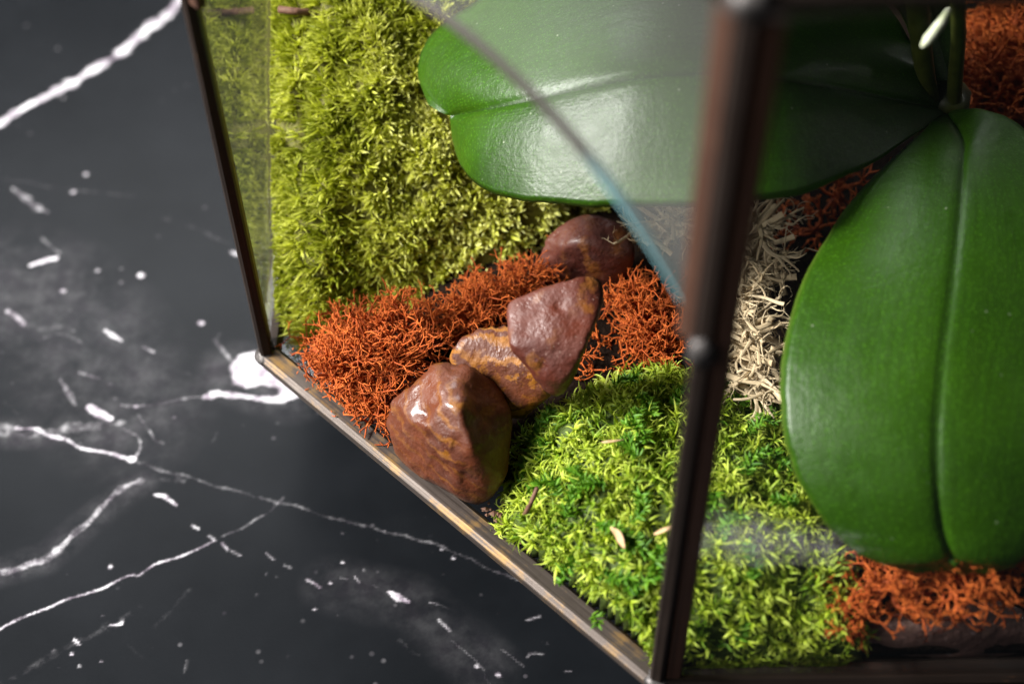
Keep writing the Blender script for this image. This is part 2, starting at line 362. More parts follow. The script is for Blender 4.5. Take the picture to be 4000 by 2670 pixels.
VEINS = [  # photo points, half width in photo px, strength
    ([(-200, 590), (0, 480), (90, 425), (260, 335), (420, 240), (560, 130), (640, 65), (740, -20), (900, -150)], 27, 1.25),
    ([(840, 1330), (870, 1365), (905, 1410)], 14, .7), ([(860, 1300), (835, 1335)], 8, .5),
    ([(500, 1585), (600, 1580), (700, 1563), (790, 1545)], 13, .7), ([(790, 1548), (860, 1535), (950, 1543), (1050, 1558), (1110, 1550), (1200, 1540)], 24, 1.2),
    ([(-100, 1660), (0, 1675), (90, 1700), (200, 1685), (300, 1665), (400, 1660), (470, 1650)], 34, .62),
    ([(60, 1668), (130, 1675), (200, 1700), (300, 1735), (400, 1765), (515, 1798)], [12, 13, 13, 12, 10, 12], 1.1),
    ([(480, 1670), (530, 1700), (552, 1750), (515, 1795)], 10, .75), ([(350, 1590), (390, 1615), (430, 1635)], [20, 24, 16], 1.3),
    ([(515, 1798), (700, 1850), (820, 1890), (950, 1925), (1080, 1958), (1260, 2008), (1400, 2045), (1500, 2072), (1640, 2110), (1750, 2142), (1960, 2240), (2150, 2300)], 9, .62),
    ([(560, 1800), (690, 1860), (720, 1880)], 10, .5), ([(560, 1850), (620, 1870), (720, 1880)], 16, .42),
    ([(-150, 2260), (0, 2235), (60, 2225), (130, 2195), (180, 2175), (280, 2090), (370, 2010), (450, 1930), (550, 1875)], 26, .78),
    ([(-80, 2495), (0, 2455), (100, 2410), (190, 2372), (300, 2330), (420, 2285), (520, 2240), (540, 2245), (620, 2200), (700, 2168), (820, 2115)], 9, 1.0),
    ([(875, 2095), (960, 2050), (1030, 2010), (1085, 1965), (1110, 1945)], 8, .6),
    ([(600, 1930), (640, 1935), (690, 1972)], [8, 14, 8], 1.1), ([(750, 2050), (775, 2065)], 9, .9), ([(815, 2090), (840, 2112)], 9, 1.), ([(868, 2120), (890, 2145)], 10, 1.), ([(905, 2150), (940, 2168)], 8, .8),
    ([(1040, 2160), (1070, 2185)], 9, .85), ([(1110, 2205), (1135, 2215)], 8, .7), ([(1200, 2262), (1225, 2275), (1250, 2292)], 12, .95),
    ([(1330, 2255), (1360, 2262)], 9, .6), ([(1385, 2250), (1405, 2275)], 9, .8), ([(1450, 2285), (1480, 2290)], 9, .6), ([(1520, 2310), (1555, 2332), (1600, 2350)], [12, 24, 10], 1.15),
    ([(1680, 2350), (1710, 2358)], 9, .8), ([(1710, 2360), (1770, 2380)], 7, .4), ([(1715, 2420), (1755, 2460)], 13, .8), ([(1755, 2490), (1800, 2530), (1850, 2575), (1880, 2610), (1900, 2650), (1930, 2680)], 11, .62),
    ([(1560, 2500), (1600, 2535), (1630, 2550)], 18, .3), ([(1960, 2535), (2000, 2565), (2045, 2600)], 8, .6), ([(2060, 2565), (2070, 2550), (2120, 2552)], 7, .7), ([(2060, 2420), (2110, 2405)], 9, .8), ([(1940, 2630), (1960, 2640)], 10, .9),
    ([(2210, 2620), (2230, 2622)], 7, .8), ([(2120, 2505), (2140, 2510)], 7, .5),
    ([(-50, 695), (0, 700), (100, 712), (200, 730), (450, 760), (520, 770)], 9, .42), ([(50, 735), (100, 780), (150, 810), (185, 832)], [10, 26, 22, 12], .75),
    ([(640, 852), (700, 870), (800, 905), (900, 955)], 11, .42), ([(905, 985), (930, 995)], 14, .9), ([(150, 920), (190, 955), (230, 985)], 12, .55),
    ([(120, 1040), (150, 1022), (190, 1012), (220, 1010)], [16, 16, 20, 12], 1.2), ([(110, 1100), (150, 1120), (230, 1160)], 20, .38),
    ([(30, 1215), (60, 1235), (90, 1265)], 18, .95), ([(90, 1265), (170, 1285), (230, 1270), (290, 1290)], 22, .45), ([(150, 1330), (210, 1310), (270, 1310), (320, 1345)], 14, .55),
    ([(410, 1290), (440, 1310), (475, 1330)], [10, 16, 8], 1.0), ([(235, 1480), (270, 1540), (295, 1580)], [10, 22, 10], .7), ([(310, 1455), (345, 1465), (385, 1475)], 10, .8), ([(560, 1355), (600, 1375)], 11, .8),
    ([(600, 1430), (640, 1435), (700, 1450), (740, 1465)], 12, .38), ([(545, 1620), (570, 1665), (600, 1715), (640, 1730)], 9, .7), ([(20, 1570), (60, 1600), (90, 1650)], 14, .36),
    ([(-50, 2680), (100, 2620), (250, 2530), (350, 2480), (430, 2440), (540, 2385)], 22, .34), ([(290, 2495), (310, 2515)], 8, .9), ([(430, 2440), (475, 2435), (477, 2425)], 9, 1.), ([(600, 2450), (680, 2370), (740, 2300)], 14, .28),
    ([(720, 2620), (728, 2580)], 6, .5), ([(480, 2500), (600, 2600), (700, 2700)], 5, .3), ([(860, 1660), (840, 1710), (820, 1740)], 9, .35),
]
SPOTS = [(335, 680, 15, 1), (285, 750, 14, 1), (550, 1075, 18, 1.2), (380, 1055, 14, 1), (245, 1135, 17, 1.1), (785, 1260, 17, 1.2), (475, 1102, 12, .8), (490, 1140, 9, .5),
         (530, 1587, 14, 1), (430, 1500, 12, .8), (450, 1555, 10, .7), (475, 1580, 10, .7), (680, 1628, 12, .8), (515, 1792, 18, 1.3), (630, 1295, 9, .5), (430, 2212, 12, 1.1), (400, 2400, 9, .6),
         (1230, 2377, 9, 1.1), (1290, 2275, 10, 1), (1040, 2240, 7, .7), (1080, 2250, 7, .6), (1000, 2322, 8, .5), (280, 2552, 10, 1.1), (210, 2535, 8, .7), (310, 2598, 8, .9), (398, 2580, 9, .9), (230, 2602, 7, .7), (405, 2402, 8, .6),
         (1340, 2195, 9, 1), (1420, 2225, 8, .8), (1770, 2178, 9, 1.1), (1725, 2143, 8, .8), (1690, 2150, 7, .5), (1338, 2080, 8, .7), (1500, 2075, 9, .8), (1640, 2113, 8, .6), (1950, 2235, 9, .8), (1862, 2600, 12, 1), (1945, 2632, 13, 1.1), (1735, 2240, 8, .5), (1945, 2392, 8, .6), (1350, 2340, 8, .5), (1320, 2400, 8, .5), (1475, 2107, 7, .6), (950, 1660, 8, .5), (1243, 1613, 10, .6), (790, 1470, 8, .5)]
BLOBS = [([(893, 1430), (930, 1385), (1000, 1368), (1060, 1400), (1130, 1440), (1180, 1500), (1180, 1545), (1090, 1560), (1080, 1520), (1020, 1505), (960, 1520), (905, 1500)], 30, 1.25),
         ([(1080, 1150), (1120, 1165), (1190, 1270), (1240, 1330), (1190, 1330), (1120, 1260)], 24, 1.15)]
CLOUDS = [([(0, 1100), (150, 1150), (300, 1300), (420, 1480), (500, 1600)], 260, .5), ([(0, 1690), (250, 1690), (470, 1690)], 60, .7), ([(100, 1000), (200, 1090), (330, 1130)], 110, .45), ([(0, 2230), (180, 2180), (350, 2030), (550, 1880)], 55, .5), ([(900, 1450), (1150, 1530)], 120, .7), ([(1300, 2280), (1600, 2350), (1900, 2600)], 90, .3)]
xs = np.concatenate([np.linspace(-1.0, -0.30, 8), np.arange(-0.20, 0.075, 0.00062), np.linspace(0.09, 0.20, 12), np.linspace(0.3, 1.0, 8)])
ys = np.concatenate([np.linspace(-0.9, -0.1, 9), np.arange(-0.06, 0.125, 0.0035), np.arange(0.128, 0.45, 0.00066), np.linspace(0.5, 1.4, 10)])
GX, GY = np.meshgrid(xs, ys)
vein = np.zeros_like(GX); cloud = np.zeros_like(GX)
for pts, w, pk in VEINS:
    q = T2(pts); sc = np.array([np.linalg.norm(P(u + 1, v, ZT) - P(u, v, ZT)) for u, v in pts])
    if len(q) > 3: q = catmull(q, len(q) * 3); sc = np.interp(np.linspace(0, 1, len(q)), np.linspace(0, 1, len(sc)), sc); w = np.interp(np.linspace(0, 1, len(q)), np.linspace(0, 1, len(pts)), np.broadcast_to(w, (len(pts),)))
    if len(q) > 3:
        q = catmull(q, max(24, int(np.linalg.norm(np.diff(q, axis=0), axis=1).sum() / 0.0016))); k_ = len(q); sc = np.interp(np.linspace(0, 1, k_), np.linspace(0, 1, len(sc)), sc); w = np.interp(np.linspace(0, 1, k_), np.linspace(0, 1, len(w)), w)
        q = q + np.array([[mn.noise(Vector((x * 160, y * 160, 1))), mn.noise(Vector((x * 160, y * 160, 7)))] for x, y in q]) * 0.0009
        w = w * np.array([0.85 + 0.75 * mn.noise(Vector((x * 260, y * 260, 3))) + 0.35 * mn.noise(Vector((x * 800, y * 800, 5))) for x, y in q]).clip(0.3, 1.5)
    vein = np.maximum(vein, seg_field(GX, GY, q, np.maximum(np.asarray(w) * sc * 0.90, 0.00052), pk))
for u, v, r, pk in SPOTS:
    q = T2([(u - 2, v), (u + 2, v + 1)]); vein = np.maximum(vein, seg_field(GX, GY, q, r * 6.6e-5, pk))
for pts, fe, pk in BLOBS:
    vein = np.maximum(vein, pk * np.clip(poly_sd(GX, GY, T2(pts)) / (fe * 6.6e-5) + 0.5, 0, 1))
for pts, w, pk in CLOUDS:
    cloud = np.maximum(cloud, seg_field(GX, GY, T2(pts), w * 7e-5, pk))
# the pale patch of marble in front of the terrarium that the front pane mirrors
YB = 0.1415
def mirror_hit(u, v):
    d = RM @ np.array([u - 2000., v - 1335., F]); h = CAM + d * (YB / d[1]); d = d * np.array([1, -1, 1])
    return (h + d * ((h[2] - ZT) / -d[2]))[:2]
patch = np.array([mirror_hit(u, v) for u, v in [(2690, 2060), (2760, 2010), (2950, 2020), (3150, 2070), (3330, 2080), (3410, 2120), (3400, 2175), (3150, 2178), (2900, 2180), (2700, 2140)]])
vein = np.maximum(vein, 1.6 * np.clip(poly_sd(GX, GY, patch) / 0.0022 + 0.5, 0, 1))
gv = np.stack([GX, GY, np.full_like(GX, ZT)], -1).reshape(-1, 3)
idx = np.arange(len(gv)).reshape(GX.shape)
q = np.stack([idx[:-1, :-1], idx[:-1, 1:], idx[1:, 1:], idx[1:, :-1]], -1).reshape(-1, 4)
rim = np.concatenate([idx[0, :], idx[1:, -1], idx[-1, -2::-1], idx[-2:0:-1, 0]])
lo = gv[rim] - [0, 0, 0.03]; li = len(gv) + np.arange(len(rim))
side = np.stack([np.roll(rim, -1), rim, li, np.roll(li, -1)], -1)
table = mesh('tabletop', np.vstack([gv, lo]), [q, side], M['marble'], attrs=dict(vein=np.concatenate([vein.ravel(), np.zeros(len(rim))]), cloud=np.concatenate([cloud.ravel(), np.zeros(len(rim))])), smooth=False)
tag(table, kind='structure')

# ------------------------------------------------------------------ terrarium
XL = -0.0617; SIDE = 0.1285; AP = SIDE * (1 + math.sqrt(2)) / 2
CX, CY = XL + AP, YB + AP
r8 = AP / math.cos(math.pi / 8)
OCT = [np.array([CX + r8 * math.cos(math.radians(202.5 + 45 * i)), CY + r8 * math.sin(math.radians(202.5 + 45 * i))]) for i in range(8)]  # 0 = left corner, 1 = front corner
ZTOP = 0.169; ZW = 0.106
UZ = np.array([0, 0, 1.])
ter = tag(empty('terrarium'), 'eight sided clear glass terrarium with worn brass and black metal frame and arched opening', 'terrarium')
def v3(p, z): return np.array([p[0], p[1], z])
def bar_between(name, a, b, hy, hz, mat, up, off=(0, 0, 0), bev=0.0, cut=0.0):
    a, b = np.asarray(a, float) + off, np.asarray(b, float) + off
    ax = b - a; L = np.linalg.norm(ax); ax /= L; az = unit(up - (up @ ax) * ax); ay = np.cross(az, ax)
    o = box_obj(name, (0, 0, 0), (1, 0, 0), (0, 1, 0), (0, 0, 1), L / 2 - cut, hy, hz, mat, ter, bev)
    mm = Matrix.Identity(4); c = (a + b) / 2
    for i in range(3): mm[i][0], mm[i][1], mm[i][2], mm[i][3] = ax[i], ay[i], az[i], c[i]
    o.matrix_world = mm
    return o
def lump(name, c, r, sq, mat, sub=3, amp=0.18):
    bm = bmesh.new(); bmesh.ops.create_icosphere(bm, subdivisions=sub, radius=1)
    for v in bm.verts:
        k = 1 + amp * mn.noise(v.co * 1.7 + Vector(c) * 300)
        v.co = Vector((v.co.x * r * sq[0] * k, v.co.y * r * sq[1] * k, v.co.z * r * sq[2] * k))
    for f in bm.faces: f.smooth = True
    me = bpy.data.meshes.new(name); bm.to_mesh(me); bm.free(); me.materials.append(mat)
    o = bpy.data.objects.new(name, me); COL.objects.link(o); o.location = c; o.parent = ter
    return o
def arch(t):
    """Height of the arched opening's edge at distance t along the front-left side."""
    dx = min(abs(t - SIDE / 2), SIDE / 2)
    return 0.0585 + math.sqrt(max(0.0808 ** 2 - dx ** 2, 0))
for i in range(8):
    a, b = OCT[i], OCT[(i + 1) % 8]
    e = unit(b - a); outn = v3(np.array([e[1], -e[0]]), 0)
    e3 = v3(e, 0)
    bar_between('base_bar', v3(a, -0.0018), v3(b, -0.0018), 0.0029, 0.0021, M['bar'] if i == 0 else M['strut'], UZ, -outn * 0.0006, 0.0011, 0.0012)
    bar_between('top_bar', v3(a, ZTOP), v3(b, ZTOP), 0.0020, 0.0020, M['strut'], UZ, (0, 0, 0), 0.0009, 0.0012)
    bar_between('strut', v3(a, 0.0006), v3(a, ZTOP - 0.003), 0.0015, 0.0015, M['strut'], v3(unit(a - np.array([CX, CY])), 0), (0, 0, 0), 0.0006)
    for end, sgn in ((a, 1), (b, -1)):
        z0 = ZW if i == 0 else 0.0012
        bar_between('edge_came', v3(end, z0), v3(end, ZTOP - 0.003), 0.0017, 0.0011, M['came'], outn, e3 * sgn * 0.0030, 0.0004)
    if i == 0:                                                    # the pane over the arched opening
        ts = np.linspace(0.0026, SIDE - 0.0026, 61); th = 0.0009
        top, bot = ZTOP - 0.002, [arch(t) for t in ts]
        vs = []
        for s in (th, -th):
            for t, zb in zip(ts, bot): vs.append(v3(a + e * t, zb) + outn * s); vs.append(v3(a + e * t, top) + outn * s)
        n = len(ts); fr = []
        edge_f = []
        for k in range(n - 1):
            fr.append([2 * k, 2 * k + 2, 2 * k + 3, 2 * k + 1]); o2 = 2 * n
            fr.append([o2 + 2 * k, o2 + 2 * k + 1, o2 + 2 * k + 3, o2 + 2 * k + 2])
            edge_f.append([2 * k, o2 + 2 * k, o2 + 2 * k + 2, 2 * k + 2])
        po = mesh('glass_pane', vs, [np.array(fr)], M['hazed'], ter, False); tag(po, 'pane with painted reflection haze, its lower edge cut to an arch')
        ev = np.array([vs[j] for k in range(n) for j in (2 * k, 2 * n + 2 * k)])
        lower = ev - [0, 0, 0.0004]
        ring = []
        for k in range(n - 1):
            A0, B0, A1, B1 = 2 * k, 2 * k + 1, 2 * k + 2, 2 * k + 3; o3 = 2 * n
            ring += [[A0, A1, B1, B0], [o3 + A0, o3 + B0, o3 + B1, o3 + A1], [A0, o3 + A0, o3 + A1, A1], [B0, B1, o3 + B1, o3 + B0]]
        mesh('cut_edge', np.vstack([ev - [0, 0, 0.00002], lower]), [np.array(ring)], M['edge'], po, False, attrs=dict(painted_reflection=np.tile(np.repeat(np.clip((0.112 - ts) / 0.022, 0, 1), 2), 2)))
    else:
        pa, pb = v3(a + e * 0.0026, 0), v3(b - e * 0.0026, 0); c = (pa + pb) / 2 + UZ * (ZTOP / 2)
        box_obj('glass_pane', c, e3, UZ, outn, np.linalg.norm(pb - pa) / 2, ZTOP / 2 - 0.0024, 0.0010, M['glass'], ter)
    lump('solder_joint', v3(a, -0.0012), 0.0030, (1.0, 1.0, 0.7), M['solder'])
    lump('solder_joint', v3(a, ZTOP), 0.0032, (1, 1, 1), M['solder'])
lump('solder_joint', v3(OCT[1], ZW - 0.001) + v3(unit(OCT[1] - np.array([CX, CY])), 0) * 0.0004, 0.0023, (1, 1, 1.6), M['solder'])
# glass floor and foot
def prism(name, ap, z0, z1, mat, parent):
    r = ap / math.cos(math.pi / 8)
    pts = [(CX + r * math.cos(math.radians(22.5 + 45 * i)), CY + r * math.sin(math.radians(22.5 + 45 * i))) for i in range(8)]
    vs = [(*p, z0) for p in pts] + [(*p, z1) for p in pts]
    fs = [[i, (i + 1) % 8, 8 + (i + 1) % 8, 8 + i] for i in range(8)] + [list(range(8))[::-1], list(range(8, 16))]
    me = bpy.data.meshes.new(name); me.from_pydata(vs, [], fs); me.update(); me.materials.append(mat)
    o = bpy.data.objects.new(name, me); COL.objects.link(o); o.parent = parent
    return o
prism('glass_floor', AP - 0.0030, -0.0034, -0.0012, M['glass'], ter)
prism('foot', 0.075, ZT, -0.0036, M['foot'], ter)

# ------------------------------------------------------------------ soil
def inside_oct(X, Y, ap):
    k = np.ones(X.shape, bool)
    for i in range(8):
        an = math.radians(45 * i); k &= ((X - CX) * math.cos(an) + (Y - CY) * math.sin(an)) < ap
    return k
def sheet(name, poly, hf, step, mat, z0=-0.0008, jit=0.25, ap=AP - 0.0022):
    """Closed mound: height field hf(x, y, distance to edge) over a polygon, with a flat underside."""
    lo, hi = poly.min(0), poly.max(0)
    X, Y = np.meshgrid(np.arange(lo[0], hi[0] + step, step), np.arange(lo[1], hi[1] + step, step))
    sd = poly_sd(X, Y, poly); k = (sd > -step * 0.3) & inside_oct(X, Y, ap)
    Z = hf(X, Y, np.maximum(sd, 0))
    idx = -np.ones(X.shape, int); idx[k] = np.arange(k.sum())
    q = np.stack([idx[:-1, :-1], idx[:-1, 1:], idx[1:, 1:], idx[1:, :-1]], -1).reshape(-1, 4); q = q[(q >= 0).all(1)]
    v = np.stack([X[k], Y[k], Z[k]], -1); n = len(v)
    ed = np.concatenate([q[:, [0, 1]], q[:, [1, 2]], q[:, [2, 3]], q[:, [3, 0]]])
    key = {tuple(x) for x in ed.tolist()}; be = np.array([x for x in key if (x[1], x[0]) not in key])
    low = v.copy(); low[:, 2] = z0
    sd_q = np.stack([be[:, 1], be[:, 0], be[:, 0] + n, be[:, 1] + n], -1)
    return mesh(name, np.vstack([v, low]), [q, q[:, ::-1] + n, sd_q], mat, smooth=True)
def soil_h(X, Y, sd):
    Z = np.zeros(X.shape)
    for i in np.ndindex(X.shape):
        Z[i] = 0.35 * fbm((X[i, ] if False else X[i], Y[i], 0), 180, 3)
    return 0.0015 + 0.0075 * (1 - np.exp(-sd / 0.012)) + Z * 0.004
soil_poly = np.array([P(u, v, 0)[:2] for u, v in [(1300, 700), (1520, 1050), (1580, 1250), (1660, 1420), (1830, 1600), (1960, 1850), (2060, 2060), (2300, 2300), (2560, 2560), (2700, 2605)]] + [[0.15, 0.146], [0.24, 0.24], [0.24, 0.36], [0.15, 0.44], [0.04, 0.44], [-0.05, 0.36]])
soil = sheet('soil', soil_poly, soil_h, 0.0025, M['soil']); tag(soil, kind='stuff', label='dark crumbly soil on the terrarium floor', cat='soil')

# ------------------------------------------------------------------ moss
def finish_blades(name, parts, mat, parent, kind='stuff'):
    v, f, tint, al, off = [], [], [], [], 0
    for (vv, ff, per, along), tn in parts:
        v.append(vv); f += [a + off for a in ff]; tint.append(tn[per]); al.append(along); off += len(vv)
    o = mesh(name, np.vstack(v), f, mat, parent, attrs=dict(tint=np.concatenate(tint), along=np.concatenate(al)))
    if kind: o['kind'] = kind
    return o
def surf(hf, poly, x, y):
    e = 4e-4
    g = lambda X, Y: hf(X, Y, np.maximum(poly_sd(X, Y, poly), 0))
    z = g(x, y)
    nn = np.stack([-(g(x + e, y) - g(x - e, y)) / (2 * e), -(g(x, y + e) - g(x, y - e)) / (2 * e), np.ones_like(x)], -1)
    return z, unit(nn)
def scatter(poly, n):
    lo, hi = poly.min(0), poly.max(0); out = []
    tot = 0
    while tot < n:
        p = lo + rng.random((n * 2, 2)) * (hi - lo)
        p = p[(poly_sd(p[:, 0], p[:, 1], poly) > 0) & inside_oct(p[:, 0], p[:, 1], AP - 0.0024)]
        out.append(p); tot += len(p)
    return np.vstack(out)[:n]
def keep_inside(v):
    """Leaves pressed flat where they meet the panes."""
    for i in (4, 5, 6):                                           # left, front-left, front
        if i == 5: continue
        an = math.radians(45 * i); c, s = math.cos(an), math.sin(an)
        d = (v[:, 0] - CX) * c + (v[:, 1] - CY) * s - (AP - 0.0016); k = d > 0
        v[k, 0] -= c * d[k]; v[k, 1] -= s * d[k]
    return v

# olive cushion behind
pb = np.array([P(u, v, 0.007)[:2] for u, v in [(1075, 1130), (1190, 1280), (1290, 1235), (1400, 1180), (1500, 1160), (1760, 1130), (1900, 1100), (2080, 1060), (2250, 960), (2420, 870), (2600, 850)]]
              + [[0.045, 0.30], [0.03, 0.335], [0.0, 0.36], [-0.03, 0.37], [-0.0604, 0.362], [-0.0604, 0.30]])
def h_back(X, Y, sd):
    d = sd + 0
    dl = np.clip((X + 0.0617) / 0.03, 0, 1)
    edge = 1 - np.exp(-d / 0.006)
    yf = np.interp(X, np.sort(pb[:11, 0]), pb[:11, 1][np.argsort(pb[:11, 0])])
    t = np.clip((Y - yf) / 0.085, 0, 1)
    side = np.clip((X + 0.0617) / 0.012, 0, 1) * 0.2 + 0.8
    t_l = np.clip((Y - 0.243) / 0.085, 0, 1)
    rise = (0.060 + 0.002 * np.sin(X * 140)) * (1 - (1 - t) ** 1.5)
    rise_l = 0.058 * (1 - (1 - t_l) ** 1.5)
    rise = rise_l + (rise - rise_l) * dl
    lumps = 0.0022 * np.sin(X * 260 + 1.6 * np.sin(Y * 210)) * np.cos(Y * 230 + 0.8 + np.sin(X * 170))
    near_glass = (X < -0.052)
    return 0.0005 + (0.005 * edge + rise * np.where(near_glass, 1, np.clip(edge * 1.1, 0, 1))) + lumps * edge
mb = sheet('moss_cushion', pb, h_back, 0.0016, M['core_back'])
tag(mb, 'olive yellow cushion of dense pointed moss against the left glass pane', 'moss')
p2 = scatter(pb, 6600); z, nn = surf(h_back, pb, p2[:, 0], p2[:, 1])
u_out = np.stack([(p2[:, 0] - 0.0), (p2[:, 1] - 0.275) * 0.25, np.zeros(len(p2))], -1)
lean = unit(u_out) * np.clip(np.abs(p2[:, 0]) / 0.055, 0, 1.2)[:, None] * 0.95
lean[p2[:, 0] > 0.0] *= 0.35
up_back = np.clip((p2[:, 1] - 0.283) / 0.03, 0, 1)[:, None] * np.array([0, 0.15, 0.55])
sh = unit(nn + lean + up_back + rng.normal(size=nn.shape) * 0.30)
nb = 8
base = np.repeat(np.column_stack([p2, z - 0.0006]), nb, 0) + rng.normal(size=(len(p2) * nb, 3)) * 0.00045
dirs = unit(np.repeat(sh, nb, 0) + rng.normal(size=base.shape) * 0.36)
fine = np.clip((np.hypot((base[:, 0] - 0.0), (base[:, 1] - 0.268) * 0.9) - 0.020) / 0.022, 0, 1)   # short pale tips in the middle, long silky ones outside
ln = (0.0028 + 0.0014 * fine) * rng.uniform(0.75, 1.25, len(base)); wd = (0.00080 - 0.00026 * fine) * rng.uniform(0.8, 1.2, len(base))
bl = blades(base, dirs, ln, wd, rng.normal(size=base.shape) * 0.16 - np.array([0, 0, 0.10]))
keep_inside(bl[0])
pn = np.array([mn.fractal(Vector((x * 75, y * 75, 9)), 1, 2, 3) for x, y in p2])
ln *= np.repeat(rng.uniform(0.7, 1.35, len(p2)), nb)
tint = np.clip(np.repeat(rng.random(len(p2)) * 0.45 + 0.30 * pn, nb) + rng.random(len(base)) * 0.40 + 0.46 * (1 - fine) - 0.10, 0, 1)
finish_blades('moss_leaves', [(bl, tint)], M['moss_back'], mb)

# lime cushion in front
pf = np.array([P(u, v, 0.010)[:2] for u, v in [(2010, 1660), (2030, 1740), (2010, 1840), (1985, 1930), (1960, 2010), (1975, 2080), (2070, 2180), (2190, 2310), (2330, 2440), (2480, 2530)]]
              + [[0.0315, 0.1437], [0.072, 0.1437]] + [list(P(u, v, 0.012)[:2]) for u, v in [(3420, 2280), (3400, 2000), (3250, 1750), (3130, 1600), (3000, 1480), (2800, 1400), (2680, 1375), (2560, 1375), (2410, 1405), (2260, 1460), (2150, 1530), (2060, 1590)]])
def h_front(X, Y, sd):
    lumps = 0.0018 * np.sin(X * 330 + 1.7 * np.sin(Y * 240)) * np.cos(Y * 300 + X * 90)
    return 0.0006 + 0.0185 * (1 - np.exp(-sd / 0.0085)) + lumps * np.clip(sd / 0.006, 0, 1)
mf = sheet('moss_cushion', pf, h_front, 0.0016, M['core_front'])
tag(mf, 'bright lime green curly moss cushion in the front corner beside the stones', 'moss')
p2 = scatter(pf, 2200); z, nn = surf(h_front, pf, p2[:, 0], p2[:, 1])
sh = unit(nn * np.array([1.1, 1.1, 0.9]) + rng.normal(size=nn.shape) * 0.55)
nb = 13
q = np.tile(np.linspace(0.05, 1, nb), len(p2)); S0 = np.repeat(sh, nb, 0)
base = np.repeat(np.column_stack([p2, z - 0.0012]), nb, 0) + S0 * (q * np.repeat(rng.uniform(0.0014, 0.0034, len(p2)), nb))[:, None]
az = q * 11.0 + np.repeat(rng.uniform(0, 6.28, len(p2)), nb) + rng.normal(size=len(q)) * 0.5
e1 = unit(np.cross(S0, np.array([0.3, 0.5, 0.81]))); e2 = np.cross(S0, e1)
rad = e1 * np.cos(az)[:, None] + e2 * np.sin(az)[:, None]
op = (1.15 - 0.75 * q)[:, None]
dirs = unit(S0 * np.cos(op) + rad * np.sin(op) + rng.normal(size=S0.shape) * 0.18)
def arcs(p, d, side, l, w, turn, K=6, fold=0.25):
    """Leaves that curl: each turns from d towards side by the given angle along its length."""
    t = np.linspace(0, 1, K); th = turn[:, None] * (t - 0.5 / (K - 1))[None, 1:]
    side = unit(side - (side * d).sum(1, keepdims=True) * d)
    step = (np.cos(th)[..., None] * d[:, None] + np.sin(th)[..., None] * side[:, None]) * (l / (K - 1))[:, None, None]
    c = np.concatenate([p[:, None], p[:, None] + np.cumsum(step, 1)], 1)
    tan = unit(np.gradient(c, axis=1)); s_ = unit(np.cross(tan, side[:, None] + 0.5 * rng.normal(size=(len(p), 1, 3)))); n_ = np.cross(s_, tan)
    ww = w[:, None, None] * 0.5 * np.interp(t, [0, .25, .6, 1], [.7, 1, .7, .07])[None, :, None]
    v = np.stack([c - s_ * ww + n_ * ww * fold * 2, c, c + s_ * ww + n_ * ww * fold * 2], 2)
    idx = np.arange(len(p) * K * 3).reshape(len(p), K, 3)
    f = np.concatenate([np.stack([idx[:, :-1, k], idx[:, :-1, k + 1], idx[:, 1:, k + 1], idx[:, 1:, k]], -1).reshape(-1, 4) for k in (0, 1)])
    return v.reshape(-1, 3), [f], np.repeat(np.arange(len(p)), K * 3), np.broadcast_to(t[None, :, None], (len(p), K, 3)).ravel()
ln = np.repeat(rng.uniform(0.6, 1.35, len(p2)), nb) * rng.uniform(0.0022, 0.0044, len(base)); wd = rng.uniform(0.00042, 0.00085, len(base))
bl = arcs(base, dirs, rad + rng.normal(size=rad.shape) * 0.7 - np.array([0, 0, 0.3]), ln, wd, rng.uniform(0.5, 2.9, len(base)))
keep_inside(bl[0])
patchn = np.array([mn.fractal(Vector((x * 110, y * 110, 3)), 1, 2, 3) for x, y in p2])
tint = np.clip(np.repeat(rng.random(len(p2)) * 0.62 + 0.34 * patchn, nb) + rng.random(len(base)) * 0.25 + 0.26 * q - 0.10, 0, 1)
finish_blades('moss_leaves', [(bl, tint)], M['moss_front'], mf)
# feathery deep green strands creeping through it
fp, fd = [], []
spots = [P(u, v, 0.016)[:2] for u, v in [(2080, 1680), (2060, 1740), (2340, 1900), (2230, 1980), (2260, 2060), (2230, 2200), (2300, 2290), (2330, 2350), (2420, 2110), (2380, 1760), (2480, 1700), (2950, 1630), (3000, 1660), (2880, 1720), (2960, 1950), (2900, 2020), (2620, 2460), (2780, 2480), (2520, 1860), (2500, 2080), (2850, 2420), (2190, 2130), (2430, 2240), (2620, 1560), (3040, 1780), (2120, 1620), (2360, 1480)]]
for s0 in spots + [q_ for q_ in scatter(pf, 16)]:
    for _ in range(1):
        p = np.array(s0) + rng.normal(size=2) * 0.0022; an = rng.uniform(0, 6.28); n = rng.integers(8, 15)
        for k in range(n):
            p = p + np.array([math.cos(an), math.sin(an)]) * 0.00068; an += rng.normal() * 0.22
            fp.append((p[0], p[1], k / n)); fd.append(an)
fp = np.array(fp); fd = np.array(fd)
ok = poly_sd(fp[:, 0], fp[:, 1], pf) > 0.0015; fp, fd = fp[ok], fd[ok]
z, nn = surf(h_front, pf, fp[:, 0], fp[:, 1])
b0 = np.column_stack([fp[:, :2], z + 0.0030 + 0.0008 * np.sin(fp[:, 2] * 3.1)])
nb = 6
base = np.repeat(b0, nb, 0); ang = np.repeat(fd, nb) + np.tile([1.0, -1.0, 0.55, -0.55, 1.5, -1.5], len(b0)) + rng.normal(size=len(base)) * 0.25
dirs = unit(np.column_stack([np.cos(ang), np.sin(ang), rng.uniform(-0.1, 0.6, len(base))]))
bl = blades(base, dirs, rng.uniform(0.0013, 0.0024, len(base)), rng.uniform(0.0005, 0.0008, len(base)), rng.normal(size=base.shape) * 0.15, K=4)
keep_inside(bl[0])
finish_blades('feathery_strands', [(bl, rng.random(len(base)))], M['fern'], mf)

